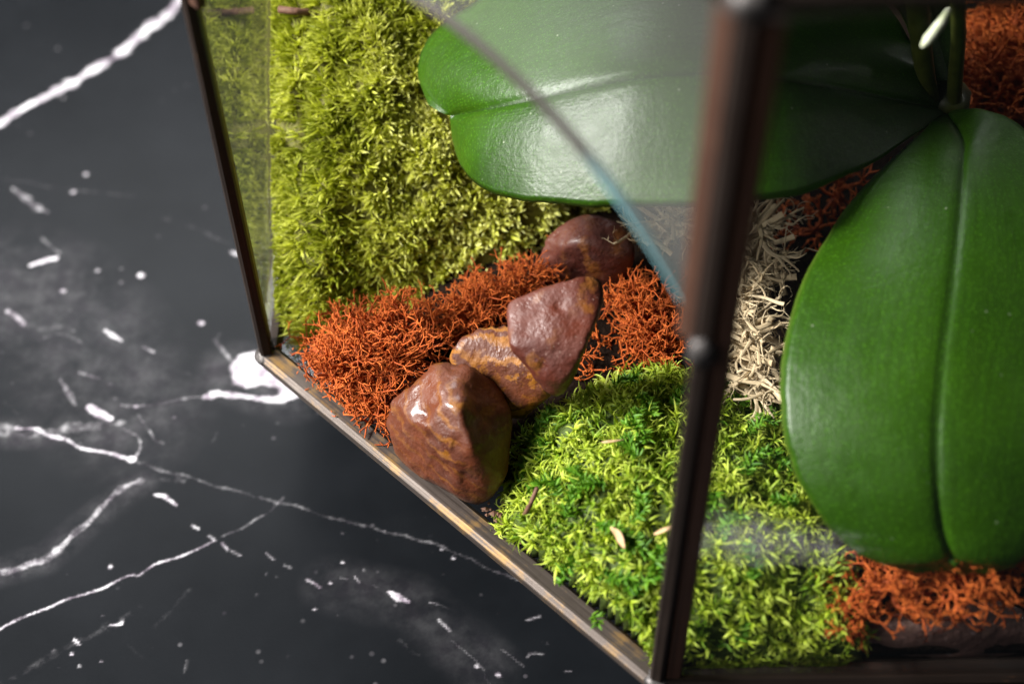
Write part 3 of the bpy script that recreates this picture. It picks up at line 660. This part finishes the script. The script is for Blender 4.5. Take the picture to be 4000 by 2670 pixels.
# ------------------------------------------------------------------ stones
def stone(name, pts, drop, inset, mat, label, p=16, zs=0.80, noise_amp=0.0006, extra=(), seed=0, subdiv=5, dents=()):
    top = np.array([q if abs(q[0]) < 2 else P(q[0], q[1], q[2] * zs) for q in pts])
    cen = top.mean(0); lowp = top.copy(); lowp[:, :2] = cen[:2] + (top[:, :2] - cen[:2]) * inset
    lowp[:, 2] = np.maximum(top[:, 2] - drop, 0.0004)
    allp = np.vstack([top, lowp] + ([np.array([P(*e) for e in extra])] if len(extra) else []))
    c0 = (allp.max(0) + allp.min(0)) / 2
    bm = bmesh.new()
    for q in allp: bm.verts.new(q - c0)
    r = bmesh.ops.convex_hull(bm, input=bm.verts)
    bm.normal_update()
    pl = []
    for f in bm.faces:
        n = np.array(f.normal); d = abs(np.array(f.verts[0].co) @ n); n = n * (1 if np.array(f.verts[0].co) @ n > 0 else -1)
        for w in pl:
            if w[0] @ n > 0.978: w[1] = max(w[1], d); break
        else: pl.append([n, max(d, 1e-4)])
    bm.free()
    Np = np.array([w[0] for w in pl]); D = np.array([w[1] for w in pl])
    bm = bmesh.new(); bmesh.ops.create_icosphere(bm, subdivisions=subdiv, radius=1)
    dirs = np.array([v.co for v in bm.verts]); dirs = unit(dirs)
    k = np.maximum(dirs @ Np.T, 0) / D
    rad = 1.0 / (k ** p).sum(1) ** (1 / p)
    co = dirs * rad[:, None] * 1.005
    for v, c, d in zip(bm.verts, co, dirs):
        w = Vector(c) + Vector((seed * 1.7, seed, -seed))
        a = noise_amp * (1.5 * mn.noise(w * 95) + 0.6 * mn.noise(w * 230) + 0.35 * mn.noise(w * 520))
        ch = mn.noise(w * 150 + Vector((9, 3, 5))) - 0.34
        if ch > 0: a -= min(ch, 0.12) * 0.005                       # shallow chips
        v.co = Vector(c) + Vector(d) * a
    for dp, dr, dd in dents:
        dc = Vector(P(dp[0], dp[1], dp[2] * zs) - c0)
        for v in bm.verts:
            q2 = (v.co - dc).length / dr
            if q2 < 1: v.co -= v.co.normalized() * dd * (1 - q2 * q2) ** 2
    for f in bm.faces: f.smooth = True
    me = bpy.data.meshes.new(name); bm.to_mesh(me); bm.free(); me.materials.append(mat)
    o = bpy.data.objects.new(name, me); COL.objects.link(o); o.location = c0
    return tag(o, label, 'stone', 'polished brown stones')
RED, DRK, OCH = (0.17, 0.050, 0.032), (0.085, 0.026, 0.022), (0.36, 0.15, 0.022)
ms3 = mat_stone('russet_stone', (0.110, 0.028, 0.009), (0.052, 0.013, 0.006), (0.21, 0.080, 0.008), 0.56, 75, (0.3, 1.2, 0.2), 0.35, 0.45, 0.30)
ms2 = mat_stone('striped_stone', (0.10, 0.028, 0.010), (0.05, 0.013, 0.007), (0.27, 0.105, 0.006), 0.41, 130, (0.4, 0.2, 1.9), 0.50, 0.10, 0.34)
ms1 = mat_stone('plum_stone', (0.095, 0.023, 0.012), (0.052, 0.012, 0.008), (0.26, 0.10, 0.015), 0.60, 38, (0.1, 0.3, 0.9), 0.25, 0.0, 0.55)
ms4 = mat_stone('dusty_plum_stone', (0.095, 0.026, 0.016), (0.052, 0.014, 0.011), (0.24, 0.085, 0.012), 0.56, 38, (0.5, 0.3, 0.1), 0.25, 0.25, 0.45)
ms5 = mat_stone('dull_brown_stone', (0.17, 0.095, 0.08), (0.08, 0.04, 0.035), (0.28, 0.17, 0.12), 0.60, 38, (0.5, 0.3, 0.1), 0.2, 0.15, 0.5)
stone('stone', [(1512, 1650, .012), (1522, 1740, .008), (1600, 1812, .006), (1740, 1908, .004), (1835, 1962, .004), (1905, 1955, .006), (1955, 1885, .012), (1985, 1760, .018), (1992, 1640, .021), (1950, 1500, .025), (1800, 1415, .033), (1745, 1405, .033), (1640, 1478, .028), (1545, 1568, .021), (1790, 1600, .034), (1845, 1770, .026), (1660, 1660, .027)],
      0.02, 0.85, ms3, 'large russet pebble leaning on the brass bar, lowest of the heap', 60, 0.80, 0.0007, seed=3, dents=(((1640, 1600, .029), .0045, .0012), ((1720, 1570, .032), .004, .0009), ((1560, 1700, .014), .0035, .0008)))
stone('stone', [(1745, 1400, .031), (1768, 1345, .035), (1850, 1308, .038), (1960, 1298, .039), (2080, 1340, .039), (2140, 1480, .033), (2135, 1560, .027), (2090, 1590, .023), (2000, 1590, .022), (1900, 1550, .023), (1800, 1470, .026), (1900, 1410, .0340), (2030, 1470, .0315)],
      0.0065, 0.72, ms2, 'ochre striped oval pebble wedged between two others', 26, 0.76, 0.0004, seed=8)
stone('stone', [(1970, 1192, .041), (1985, 1165, .043), (2200, 1095, .047), (2320, 1066, .047), (2358, 1085, .046), (2366, 1130, .045), (2300, 1290, .041), (2250, 1420, .037), (2195, 1495, .033), (2150, 1500, .032), (2110, 1468, .034), (1972, 1340, .039)],
      0.0065, 0.86, ms1, 'triangular plum red pebble lying on top of the heap', 20, 0.98, 0.0005, seed=5)
stone('stone', [(2092, 985, .020), (2112, 930, .024), (2160, 870, .028), (2220, 838, .031), (2330, 828, .033), (2430, 850, .033), (2490, 930, .030), (2490, 1000, .026), (2440, 1055, .020), (2380, 1070, .017), (2200, 1060, .014), (2120, 1025, .015), (2290, 930, .034), (2190, 960, .029)],
      0.016, 0.8, ms4, 'powdery brown pebble half under beige lichen below the leaf', 12, 0.80, 0.0006, seed=11)
stone('stone', [tuple(PY(u, v, y)) for u, v, y in [(3260, 2520, .147), (3340, 2430, .150), (3480, 2380, .155), (3700, 2360, .160), (4000, 2330, .163), (4250, 2350, .163), (4300, 2500, .148), (3950, 2500, .1465), (3700, 2440, .1465), (3480, 2500, .1465), (3800, 2590, .1465)]],
      0.02, 0.9, ms5, 'dull brown stone behind the front glass below the big leaf', 14, 0.80, 0.0006, seed=17)

# ------------------------------------------------------------------ lichens
def branching(roots, dirs, l0, r0, gens, spread, ratio=0.82, up=0.1, kids=(2, 2, 2, 3), K=4, wob=0.18):
    """Forking branches grown outwards; returns arrays of paths and radii."""
    paths, rads, gen = [], [], []
    cur = [(p, d, l0 * rng.uniform(0.8, 1.2), r0) for p, d in zip(roots, dirs)]
    for g in range(gens):
        nxt = []
        for p, d, l, r in cur:
            bd = rng.normal(size=3) * wob
            t = np.linspace(0, 1, K)[:, None]
            pts = p + d * l * t + bd * l * t * t
            r1 = r * (0.80 if g < gens - 1 else 0.5)
            paths.append(pts); rads.append(np.linspace(r, r1, K)); gen.append(g)
            e = unit(pts[-1] - pts[-2])
            if g < gens - 1:
                n = kids[min(g, len(kids) - 1)]
                a = unit(np.cross(e, rng.normal(size=3))); b = np.cross(e, a); ph = rng.uniform(0, 6.28)
                for j in range(n):
                    an = ph + 2 * math.pi * j / n + rng.normal() * 0.3; s = spread * rng.uniform(0.65, 1.3)
                    nd_ = unit(e * math.cos(s) + (a * math.cos(an) + b * math.sin(an)) * math.sin(s) + np.array([0, 0, up]))
                    last = g == gens - 2
                    nxt.append((pts[-1] - e * r * 0.3, nd_, l * ratio * rng.uniform(0.7, 1.25) * (0.55 if last else 1), r1))
        cur = nxt
    return np.array(paths), np.array(rads), np.array(gen)
def lichen(blobs, label, density=1.0, l0=0.0040, r0=0.00052, gens=5, mat='orange', name='lichen', clampz=True):
    """blobs: (centre xyz, radii xyz). Stems start inside and fork until they reach each blob's surface."""
    PA, RA, TI = [], [], []
    for c, r in blobs:
        c = np.asarray(c); r = np.asarray(r)
        n = int(density * 95 * (r[0] * r[1] + r[0] * r[2]) / (2 * 0.018 ** 2)) + 6
        d = unit(rng.normal(size=(n, 3))); d[:, 2] = np.abs(d[:, 2]) * 1.0 - 0.25; d = unit(d)
        reach = l0 * 3.1
        sc = np.maximum(r - reach, r * 0.25)
        ro = c + d * sc * rng.uniform(0.75, 1.0, (n, 1)); 
        nd2 = unit(d / r * r.min() + rng.normal(size=(n, 3)) * 0.35)
        pa, ra, ge = branching(ro, nd2, l0, r0, gens, 0.68, wob=0.34)
        PA.append(pa); RA.append(ra); TI.append(np.clip(rng.random(len(pa)) * 0.6 + ge * 0.09, 0, 1))
        # hidden inner stems that fill the middle
        m2 = n // 2
        st = c + rng.normal(size=(m2, 3)) * r * np.array([0.35, 0.35, 0.2]); en = ro[:m2]
        t = np.linspace(0, 1, 4)[None, :, None]
        PA.append(st[:, None] * (1 - t) + en[:, None] * t); RA.append(np.full((m2, 4), r0 * 1.05)); TI.append(np.full(m2, 0.25))
    pa, ra, ti = np.concatenate(PA), np.concatenate(RA), np.concatenate(TI)
    an = math.radians(225); dd = ((pa[:, :, 0] - CX) * math.cos(an) + (pa[:, :, 1] - CY) * math.sin(an)).max(1) - AP
    ok = dd < rng.uniform(-0.0025, 0.0022, len(pa)); pa, ra, ti = pa[ok], ra[ok], ti[ok]
    v, f, per, al = tubes(pa, ra, 5)
    v[:, 2] = np.maximum(v[:, 2], 0.0004 + 0.0003 * rng.random(len(v)))
    keep_inside(v)
    o = mesh(name, v, f, M[mat], attrs=dict(tint=ti[per], along=al * 0.5 + 0.25))
    return tag(o, label, 'lichen')
lichen([(P(1440, 1440, .007), (.0175, .0125, .0165)), (P(1320, 1450, .005), (.0080, .0095, .0125)), (P(1600, 1350, .009), (.0120, .0100, .0150)), (P(1470, 1590, .004), (.0085, .0070, .0110)), (P(1380, 1360, .006), (.0100, .0080, .0120))],
       'largest orange branching lichen clump in the corner beside the olive moss', 1.4, 0.0033, 0.00034)
lichen([(P(1900, 1210, .008), (.0095, .0080, .0135)), (P(2060, 1150, .008), (.0090, .0075, .0130)), (P(1840, 1280, .007), (.0065, .0065, .0130))],
       'fine orange lichen tuft between olive moss and triangular pebble', 2.0, 0.0025, 0.00029)
lichen([(P(2480, 1210, .009), (.0075, .0070, .0130)), (P(2550, 1310, .009), (.0080, .0080, .0125)), (P(2590, 1390, .007), (.0055, .0055, .0110)), (P(2410, 1400, .004), (.0075, .0060, .0080)), (P(2310, 1450, .003), (.0050, .0045, .0070))],
       'orange lichen clump right of the triangular pebble beside the black strut', 1.5, 0.0029, 0.00035)
lichen([(P(3920, 200, .030), (.016, .014, .020)), (P(3880, 380, .030), (.011, .010, .014)), (P(4080, 330, .028), (.014, .014, .018))],
       'orange lichen clump behind the orchid crown', 1.1, 0.0046, 0.00050)
lichen([(P(3480, 2300, .014), (.0095, .0045, .008)), (P(3700, 2270, .018), (.010, .0045, .007)), (P(3340, 2400, .007), (.007, .0040, .006)), (P(3900, 2250, .018), (.010, .0050, .006))],
       'orange lichen clump at the front glass under the big leaf tip', 1.4, 0.0030, 0.00034)
lichen([(P(3270, 770, .016), (.0045, .005, .009)), (P(3190, 900, .012), (.003, .004, .007))], 'small orange lichen tuft at the left edge of the upright leaf', 0.9, 0.0036, 0.00042)

def strap_lichen(blobs, label, n_per):
    """A tangle of flat forking straps: long wavering main straps, hooked side straps, small antler tips."""
    out = {10: [], 8: []}
    def walk(p, d, l, w0, w1, K, turn):
        ax = unit(rng.normal(size=3) * np.array([.6, .6, 1])); pts = [p]; k = rng.normal() * turn
        for q_ in range(K - 1):
            k += rng.normal() * turn * 0.55
            a = k / (K - 1); d = unit(d * math.cos(a) + np.cross(ax, d) * math.sin(a) + rng.normal(size=3) * 0.06)
            p = p + d * l / (K - 1); pts.append(p)
        return np.array(pts), np.linspace(0, 1, K) ** 1.0 * (w1 - w0) + w0, d
    for (c, r), n in zip(blobs, n_per):
        c = np.asarray(c); r = np.asarray(r)
        for _ in range(n):
            p0 = c + unit(rng.normal(size=3)) * r * rng.uniform(0, 0.75); d0 = unit(rng.normal(size=3) * np.array([1, 1, .45]))
            w = rng.uniform(0.00045, 0.00090); L = rng.uniform(0.010, 0.017); tn = rng.random()
            mp, mw, _e = walk(p0 - d0 * L * 0.5, d0, L, w, w * 0.4, 10, 1.2); out[10].append((mp, mw, tn))
            for s_ in rng.choice(np.arange(2, 10), rng.integers(3, 6), replace=False):
                dm = unit(mp[min(s_ + 1, 9)] - mp[s_ - 1]); sd2 = unit(dm * 0.75 + unit(np.cross(dm, unit(rng.normal(size=3) * np.array([.3, .3, 1])))) * rng.choice([-1, 1]))
                l2 = rng.uniform(0.0032, 0.0075); w2 = mw[s_] * rng.uniform(0.55, 0.85)
                bp, bw, _e = walk(mp[s_], sd2, l2, w2, w2 * 0.35, 8, 1.5); out[8].append((bp, bw, tn))
                for t_ in rng.choice(np.arange(3, 8), 2, replace=False):
                    db = unit(bp[min(t_ + 1, 7)] - bp[t_ - 1]); sd3 = unit(db + unit(rng.normal(size=3)) * 0.9)
                    tp, tw, _e = walk(bp[t_], sd3, rng.uniform(0.001, 0.0026), bw[t_] * 0.8, bw[t_] * 0.18, 8, 1.2); out[8].append((tp, tw, tn))
    V, Fc, T, A, off = [], [], [], [], 0
    for K, lst in out.items():
        pa = np.array([q[0] for q in lst]); ra = np.array([q[1] for q in lst]); ti = np.array([q[2] for q in lst])
        wd = unit(np.cross(pa[:, -1] - pa[:, 0], np.array([0.05, -0.55, 0.83])) + rng.normal(size=(len(pa), 3)) * 0.002)
        v, f, per, al = tubes(pa, ra, 6, 0.20, wd)
        V.append(v); Fc += [a + off for a in f]; off += len(v); T.append(ti[per] * 0.7 + 0.3 * rng.random(len(pa))[per]); A.append(al)
    v = np.vstack(V); v[:, 2] = np.maximum(v[:, 2], 0.0006)
    return tag(mesh('lichen', v, Fc, M['beige'], attrs=dict(tint=np.concatenate(T), along=np.concatenate(A))), label, 'lichen')
strap_lichen([(P(2600, 880, .024), (.010, .008, .005)), (P(2950, 880, .024), (.013, .008, .006)), (P(2960, 1050, .024), (.011, .010, .006)), (P(2900, 1200, .026), (.009, .010, .008)), (P(2940, 1350, .024), (.008, .009, .007)), (P(2960, 1480, .021), (.0065, .007, .006)), (P(2500, 920, .026), (.004, .004, .002))],
             'pale beige strap lichen trailing between the stones and the big leaf', (26, 30, 28, 34, 26, 18, 2))

# ------------------------------------------------------------------ orchid
orchid = tag(empty('orchid'), 'orchid with broad glossy dark green leaves planted in the middle of the terrarium', 'orchid')
def leaf(stations, name='leaf', ns=100, nt=20, thick=0.0010, bulge=0.105, groove=0.0004, world=False, label=None):
    st = np.array([[q if world else P(*q) for q in s] for s in stations])
    U, Mi, L = catmull(st[:, 0], ns), catmull(st[:, 1], ns), catmull(st[:, 2], ns)
    for E_, k_ in ((U, 3.1), (L, 7.7)):                            # slightly uneven margins
        for i in range(ns):
            if np.linalg.norm(E_[i] - Mi[i]) > 0.006: E_[i] += unit(E_[i] - Mi[i]) * 0.00035 * (mn.noise(Vector((i * 0.16, k_, 0))) + 0.6 * mn.noise(Vector((i * 0.45, k_, 4)))) + np.array([0, 0, 0.0007 * mn.noise(Vector((i * 0.11, k_, 9)))])
    tan = unit(np.gradient(Mi, axis=0)); rows = []
    ac, sd_ = [], []
    for i in range(ns):
        row = []
        nrm = unit(np.cross(L[i] - U[i], tan[i])) if np.linalg.norm(L[i] - U[i]) > 1e-5 else np.array([0, 0, 1.])
        if nrm[2] < 0: nrm = -nrm
        hw = [np.linalg.norm(U[i] - Mi[i]), np.linalg.norm(L[i] - Mi[i])]
        tt = np.linspace(-1, 1, 2 * nt + 1)
        tt = np.sign(tt) * np.abs(tt) ** 1.25
        def pos(t):
            e, w = (U[i], hw[0]) if t < 0 else (L[i], hw[1]); a = abs(t)
            g = min(groove, w * 0.10)
            return Mi[i] + (e - Mi[i]) * a + nrm * (bulge * (1 + 0.9 * min(1, max(0, (i / ns - 0.5) / 0.4))) * w * (a ** 0.75 * (1 - a)) * 1.45 - g * math.exp(-(a * w / 0.0007) ** 2))
        topv = [pos(t) for t in tt]
        thk = thick * min(1, min(hw) / 0.004 + 0.15)
        botv = [pos(t) - nrm * thk * (1 - abs(t) ** 4) ** 0.5 for t in tt[1:-1][::-1]]
        rows.append(topv + botv); ac.append(np.concatenate([np.abs(tt), np.abs(tt[1:-1][::-1])])); sd_.append(np.concatenate([tt, tt[1:-1][::-1]]))
    v = np.array(rows); n, k = v.shape[:2]; idx = np.arange(n * k).reshape(n, k)
    q = np.stack([idx[:-1], np.roll(idx[:-1], -1, 1), np.roll(idx[1:], -1, 1), idx[1:]], -1).reshape(-1, 4)
    o = mesh(name, v.reshape(-1, 3), [q], M['leaf'], orchid, attrs=dict(across=np.array(ac), side=np.array(sd_), lengthwise=np.repeat(np.linspace(0, 1, ns), k)))
    if label: o['label'] = label
    return o
leaf([[(3688, 412, .050), (3690, 425, .050), (3692, 438, .050)], [(3600, 240, .064), (3540, 395, .059), (3580, 520, .056)], [(3480, 40, .071), (3270, 342, .070), (3380, 650, .060)],
      [(3250, -200, .075), (3000, 305, .078), (3130, 757, .064)], [(2900, -330, .077), (2750, 288, .081), (2850, 802, .065)], [(2500, -340, .075), (2500, 303, .079), (2500, 810, .062)],
      [(2150, -220, .070), (2250, 350, .072), (2250, 801, .058)], [(1900, -30, .063), (2050, 395, .065), (2030, 785, .053)], [(1750, 75, .057), (1900, 425, .058), (1880, 730, .049)],
      [(1655, 180, .052), (1820, 441, .052), (1800, 650, .045)], [(1632, 290, .048), (1780, 449, .049), (1768, 550, .043)], [(1670, 405, .047), (1758, 453, .048), (1757, 462, .047)]],
     label='leaf arching over the olive moss with a notched tip')
leaf([[(3686, 442, .050), (3698, 440, .050), (3708, 428, .050)], [(3600, 512, .055), (3762, 540, .057), (3850, 430, .058)], [(3420, 682, .056), (3762, 640, .059), (4000, 500, .059)],
      [(3270, 860, .055), (3750, 800, .060), (4250, 760, .056)], [(3130, 1110, .053), (3720, 1080, .059), (4370, 1100, .052)], [(3055, 1400, .049), (3680, 1400, .055), (4370, 1450, .048)],
      [(3055, 1650, .044), (3657, 1680, .049), (4300, 1750, .043)], [(3110, 1860, .038), (3662, 1900, .042), (4200, 1950, .037)], [(3240, 2060, .031), (3682, 2060, .035), (4080, 2110, .032)],
      [(3400, 2185, .026), (3715, 2160, .030), (3980, 2200, .028)], [(3560, 2230, .0235), (3760, 2225, .024), (3880, 2235, .0245)]],
     label='leaf hanging towards the front glass with a deep midrib groove')
cr = P(3690, 425, .050)
def W3(dx, dy, z): return (cr[0] + dx, cr[1] + dy, z)
leaf([[W3(-.004, .002, .050), W3(0, .004, .050), W3(.004, .004, .050)], [W3(-.018, .000, .080), W3(-.014, .012, .080), W3(-.008, .022, .078)], [W3(-.055, -.026, .112), W3(-.050, .004, .110), W3(-.042, .028, .106)],
      [W3(-.095, -.036, .128), W3(-.094, .000, .125), W3(-.090, .032, .121)], [W3(-.135, -.034, .130), W3(-.135, -.002, .127), W3(-.130, .028, .124)], [W3(-.157, -.010, .126), W3(-.158, .000, .126), W3(-.155, .012, .125)]],
     world=True, label='leaf rising steeply over the arching leaf, shaped out of view to shade it')  # blade widened out of view so that it shades the arching leaf
leaf([[W3(-.003, .003, .050), W3(0, .005, .050), W3(.004, .004, .050)], [W3(-.022, .020, .090), W3(-.012, .024, .090), W3(.000, .028, .090)], [W3(-.060, .044, .128), W3(-.040, .054, .128), W3(-.022, .066, .126)],
      [W3(-.098, .066, .148), W3(-.078, .084, .146), W3(-.056, .102, .142)], [W3(-.112, .098, .150), W3(-.098, .108, .148), W3(-.084, .118, .146)], [W3(-.116, .118, .146), W3(-.110, .122, .146), W3(-.104, .124, .145)]],
     world=True, label='unseen leaf rising towards the back, added to shade the arching leaf')  # unseen leaf, added to keep back light off the arching leaf
def pipe(name, pts, rad, mat, parent, sides=10, n=24):
    pa = catmull(np.array(pts), n)[None]; ra = np.interp(np.linspace(0, 1, n), np.linspace(0, 1, len(rad)), rad)[None]
    v, f, per, al = tubes(pa, ra, sides, wdir=np.array([[0.3, 0.9, 0.2]]))
    return mesh(name, v, f, mat, parent)
pipe('stem', [cr + [0.004, 0.006, -.048], cr + [0.003, 0.005, -.02], cr + [0.001, 0.003, 0.002]], [.006, .0065, .0055], M['stem'], orchid)
pipe('flower_stalk', [cr + [0.004, 0.004, -.005], P(3735, 260, .068), P(3745, 120, .085), P(3735, -60, .11), P(3700, -300, .15)], [.0019, .0017, .0016, .0015, .0014], M['stem'], orchid)
pipe('leaf_base', [cr + [-0.001, 0.002, -.002], P(3610, 260, .066), P(3590, 80, .082), P(3560, -120, .10)], [.0012, .0022, .0024, .0022], M['stem'], orchid)
pipe('root_tip', [P(3705, 45, .104), P(3665, 105, .104), P(3625, 155, .103), P(3602, 182, .102)], [.0006, .0010, .0010, .0004], M['bud'], orchid)

# ------------------------------------------------------------------ small dry bits
def twig(name, pts, rad, label, mat='bark', cat='twig', forks=()):
    pa = catmull(np.array([P(*p) for p in pts]), 14)[None]; ra = np.linspace(rad[0], rad[1], 14)[None]
    v, f, per, al = tubes(pa, ra, 7, wdir=np.array([[0.2, 0.3, 0.9]]))
    caps = [np.array([[0, 6, 5, 4], [0, 4, 3, 2]]), np.array([[0, 2, 1]])]
    o = mesh(name, v, f + caps, M[mat]); return tag(o, label, cat)
def on(poly, hf, u, v, lift):
    """Height of a moss cushion where the photo shows (u, v), plus a lift."""
    z = 0.03
    for _ in range(12):
        p = P(u, v, z); h = hf(p[:1], p[1:2], np.maximum(poly_sd(p[:1], p[1:2], poly), 0))[0]; z = 0.5 * z + 0.5 * (h + lift)
    return (u, v, z)
twig('twig', [on(pb, h_back, 1092, 38, .0048), on(pb, h_back, 1150, 44, .0050), on(pb, h_back, 1210, 48, .0046)], (.0010, .0009), 'short dark twig lying on the olive moss near the glass')
twig('twig', [on(pf, h_front, 2050, 2010, .002), on(pf, h_front, 2075, 1960, .005), on(pf, h_front, 2098, 1905, .0065)], (.0006, .0005), 'thin brown twig stuck upright in the lime moss beside the russet stone')
twig('twig', [on(pf, h_front, 2805, 1550, .004), on(pf, h_front, 2815, 1505, .006), on(pf, h_front, 2812, 1460, .007)], (.0008, .0006), 'stubby red brown twig in the lime moss right of the black strut')
def dry_leaf(pts, w, label):
    pa = catmull(np.array([P(*p) for p in pts]), 12); t = np.linspace(0, 1, 12)
    wv = (w * np.sin(np.clip(t * 0.92 + 0.08, 0, 1) * math.pi) ** 0.7)[None]
    v, f, per, al = tubes(pa[None], np.maximum(wv, 1e-4), 8, 0.18, np.array([[0.5, -0.6, 0.5]]))
    return tag(mesh('dry_leaf', v, f, M['straw']), label, 'dry leaf')
dry_leaf([on(pf, h_front, 2555, 2085, .0048), on(pf, h_front, 2600, 2065, .0048), on(pf, h_front, 2650, 2045, .0048)], .0009, 'pale dry husk on the lime moss beside the black strut')
dry_leaf([on(pf, h_front, 2385, 2060, .0048), on(pf, h_front, 2415, 2090, .0048), on(pf, h_front, 2440, 2140, .0048)], .0014, 'tan dry leaf flake on the lime moss left of the strut')
dry_leaf([on(pf, h_front, 2350, 1725, .0048), on(pf, h_front, 2390, 1722, .0048), on(pf, h_front, 2440, 1715, .0048)], .0009, 'reddish dry leaf flake high on the lime moss near the striped pebble')

# ------------------------------------------------------------------ loose crumbs on the glass floor and between the clumps
cp = []
for (u0, v0), (u1, v1), n in (((1130, 1440), (1560, 1760), 90), ((1900, 1990), (2120, 2180), 90), ((2080, 1500), (2420, 1480), 70), ((2480, 2540), (2620, 2600), 30), ((2330, 1400), (2640, 1420), 60)):
    for _ in range(n):
        t = rng.random(); cp.append(P(u0 + (u1 - u0) * t + rng.normal() * 38, v0 + (v1 - v0) * t + rng.normal() * 26, 0.0))
cp = np.array(cp); kk = inside_oct(cp[:, 0], cp[:, 1], AP - 0.0035); cp = cp[kk]
sz = rng.uniform(0.00025, 0.0008, len(cp)); oc = np.array([[1, 0, 0], [-1, 0, 0], [0, 1, 0], [0, -1, 0], [0, 0, 1], [0, 0, -1]], float)
st = unit(rng.normal(size=(len(cp), 3))) ; rt = rng.uniform(0.5, 1.5, (len(cp), 6, 1))
vv = cp[:, None] + oc[None] * rt * sz[:, None, None] * np.array([1.3, 1.0, 0.6]) + np.array([0, 0, 0.0004]) * np.ones((1, 1, 3)) - np.array([0, 0, 0.0])
vv[:, :, 2] = np.maximum(vv[:, :, 2], -0.0010)
tri = np.array([[0, 2, 4], [2, 1, 4], [1, 3, 4], [3, 0, 4], [2, 0, 5], [1, 2, 5], [3, 1, 5], [0, 3, 5]])
fc = (np.arange(len(cp))[:, None, None] * 6 + tri[None]).reshape(-1, 3)
crumbs = mesh('bark_crumbs', vv.reshape(-1, 3), [fc], M['bark'], smooth=False)
tag(crumbs, 'loose brown bark crumbs scattered along the brass bar and under the stones', 'crumbs', kind='stuff')
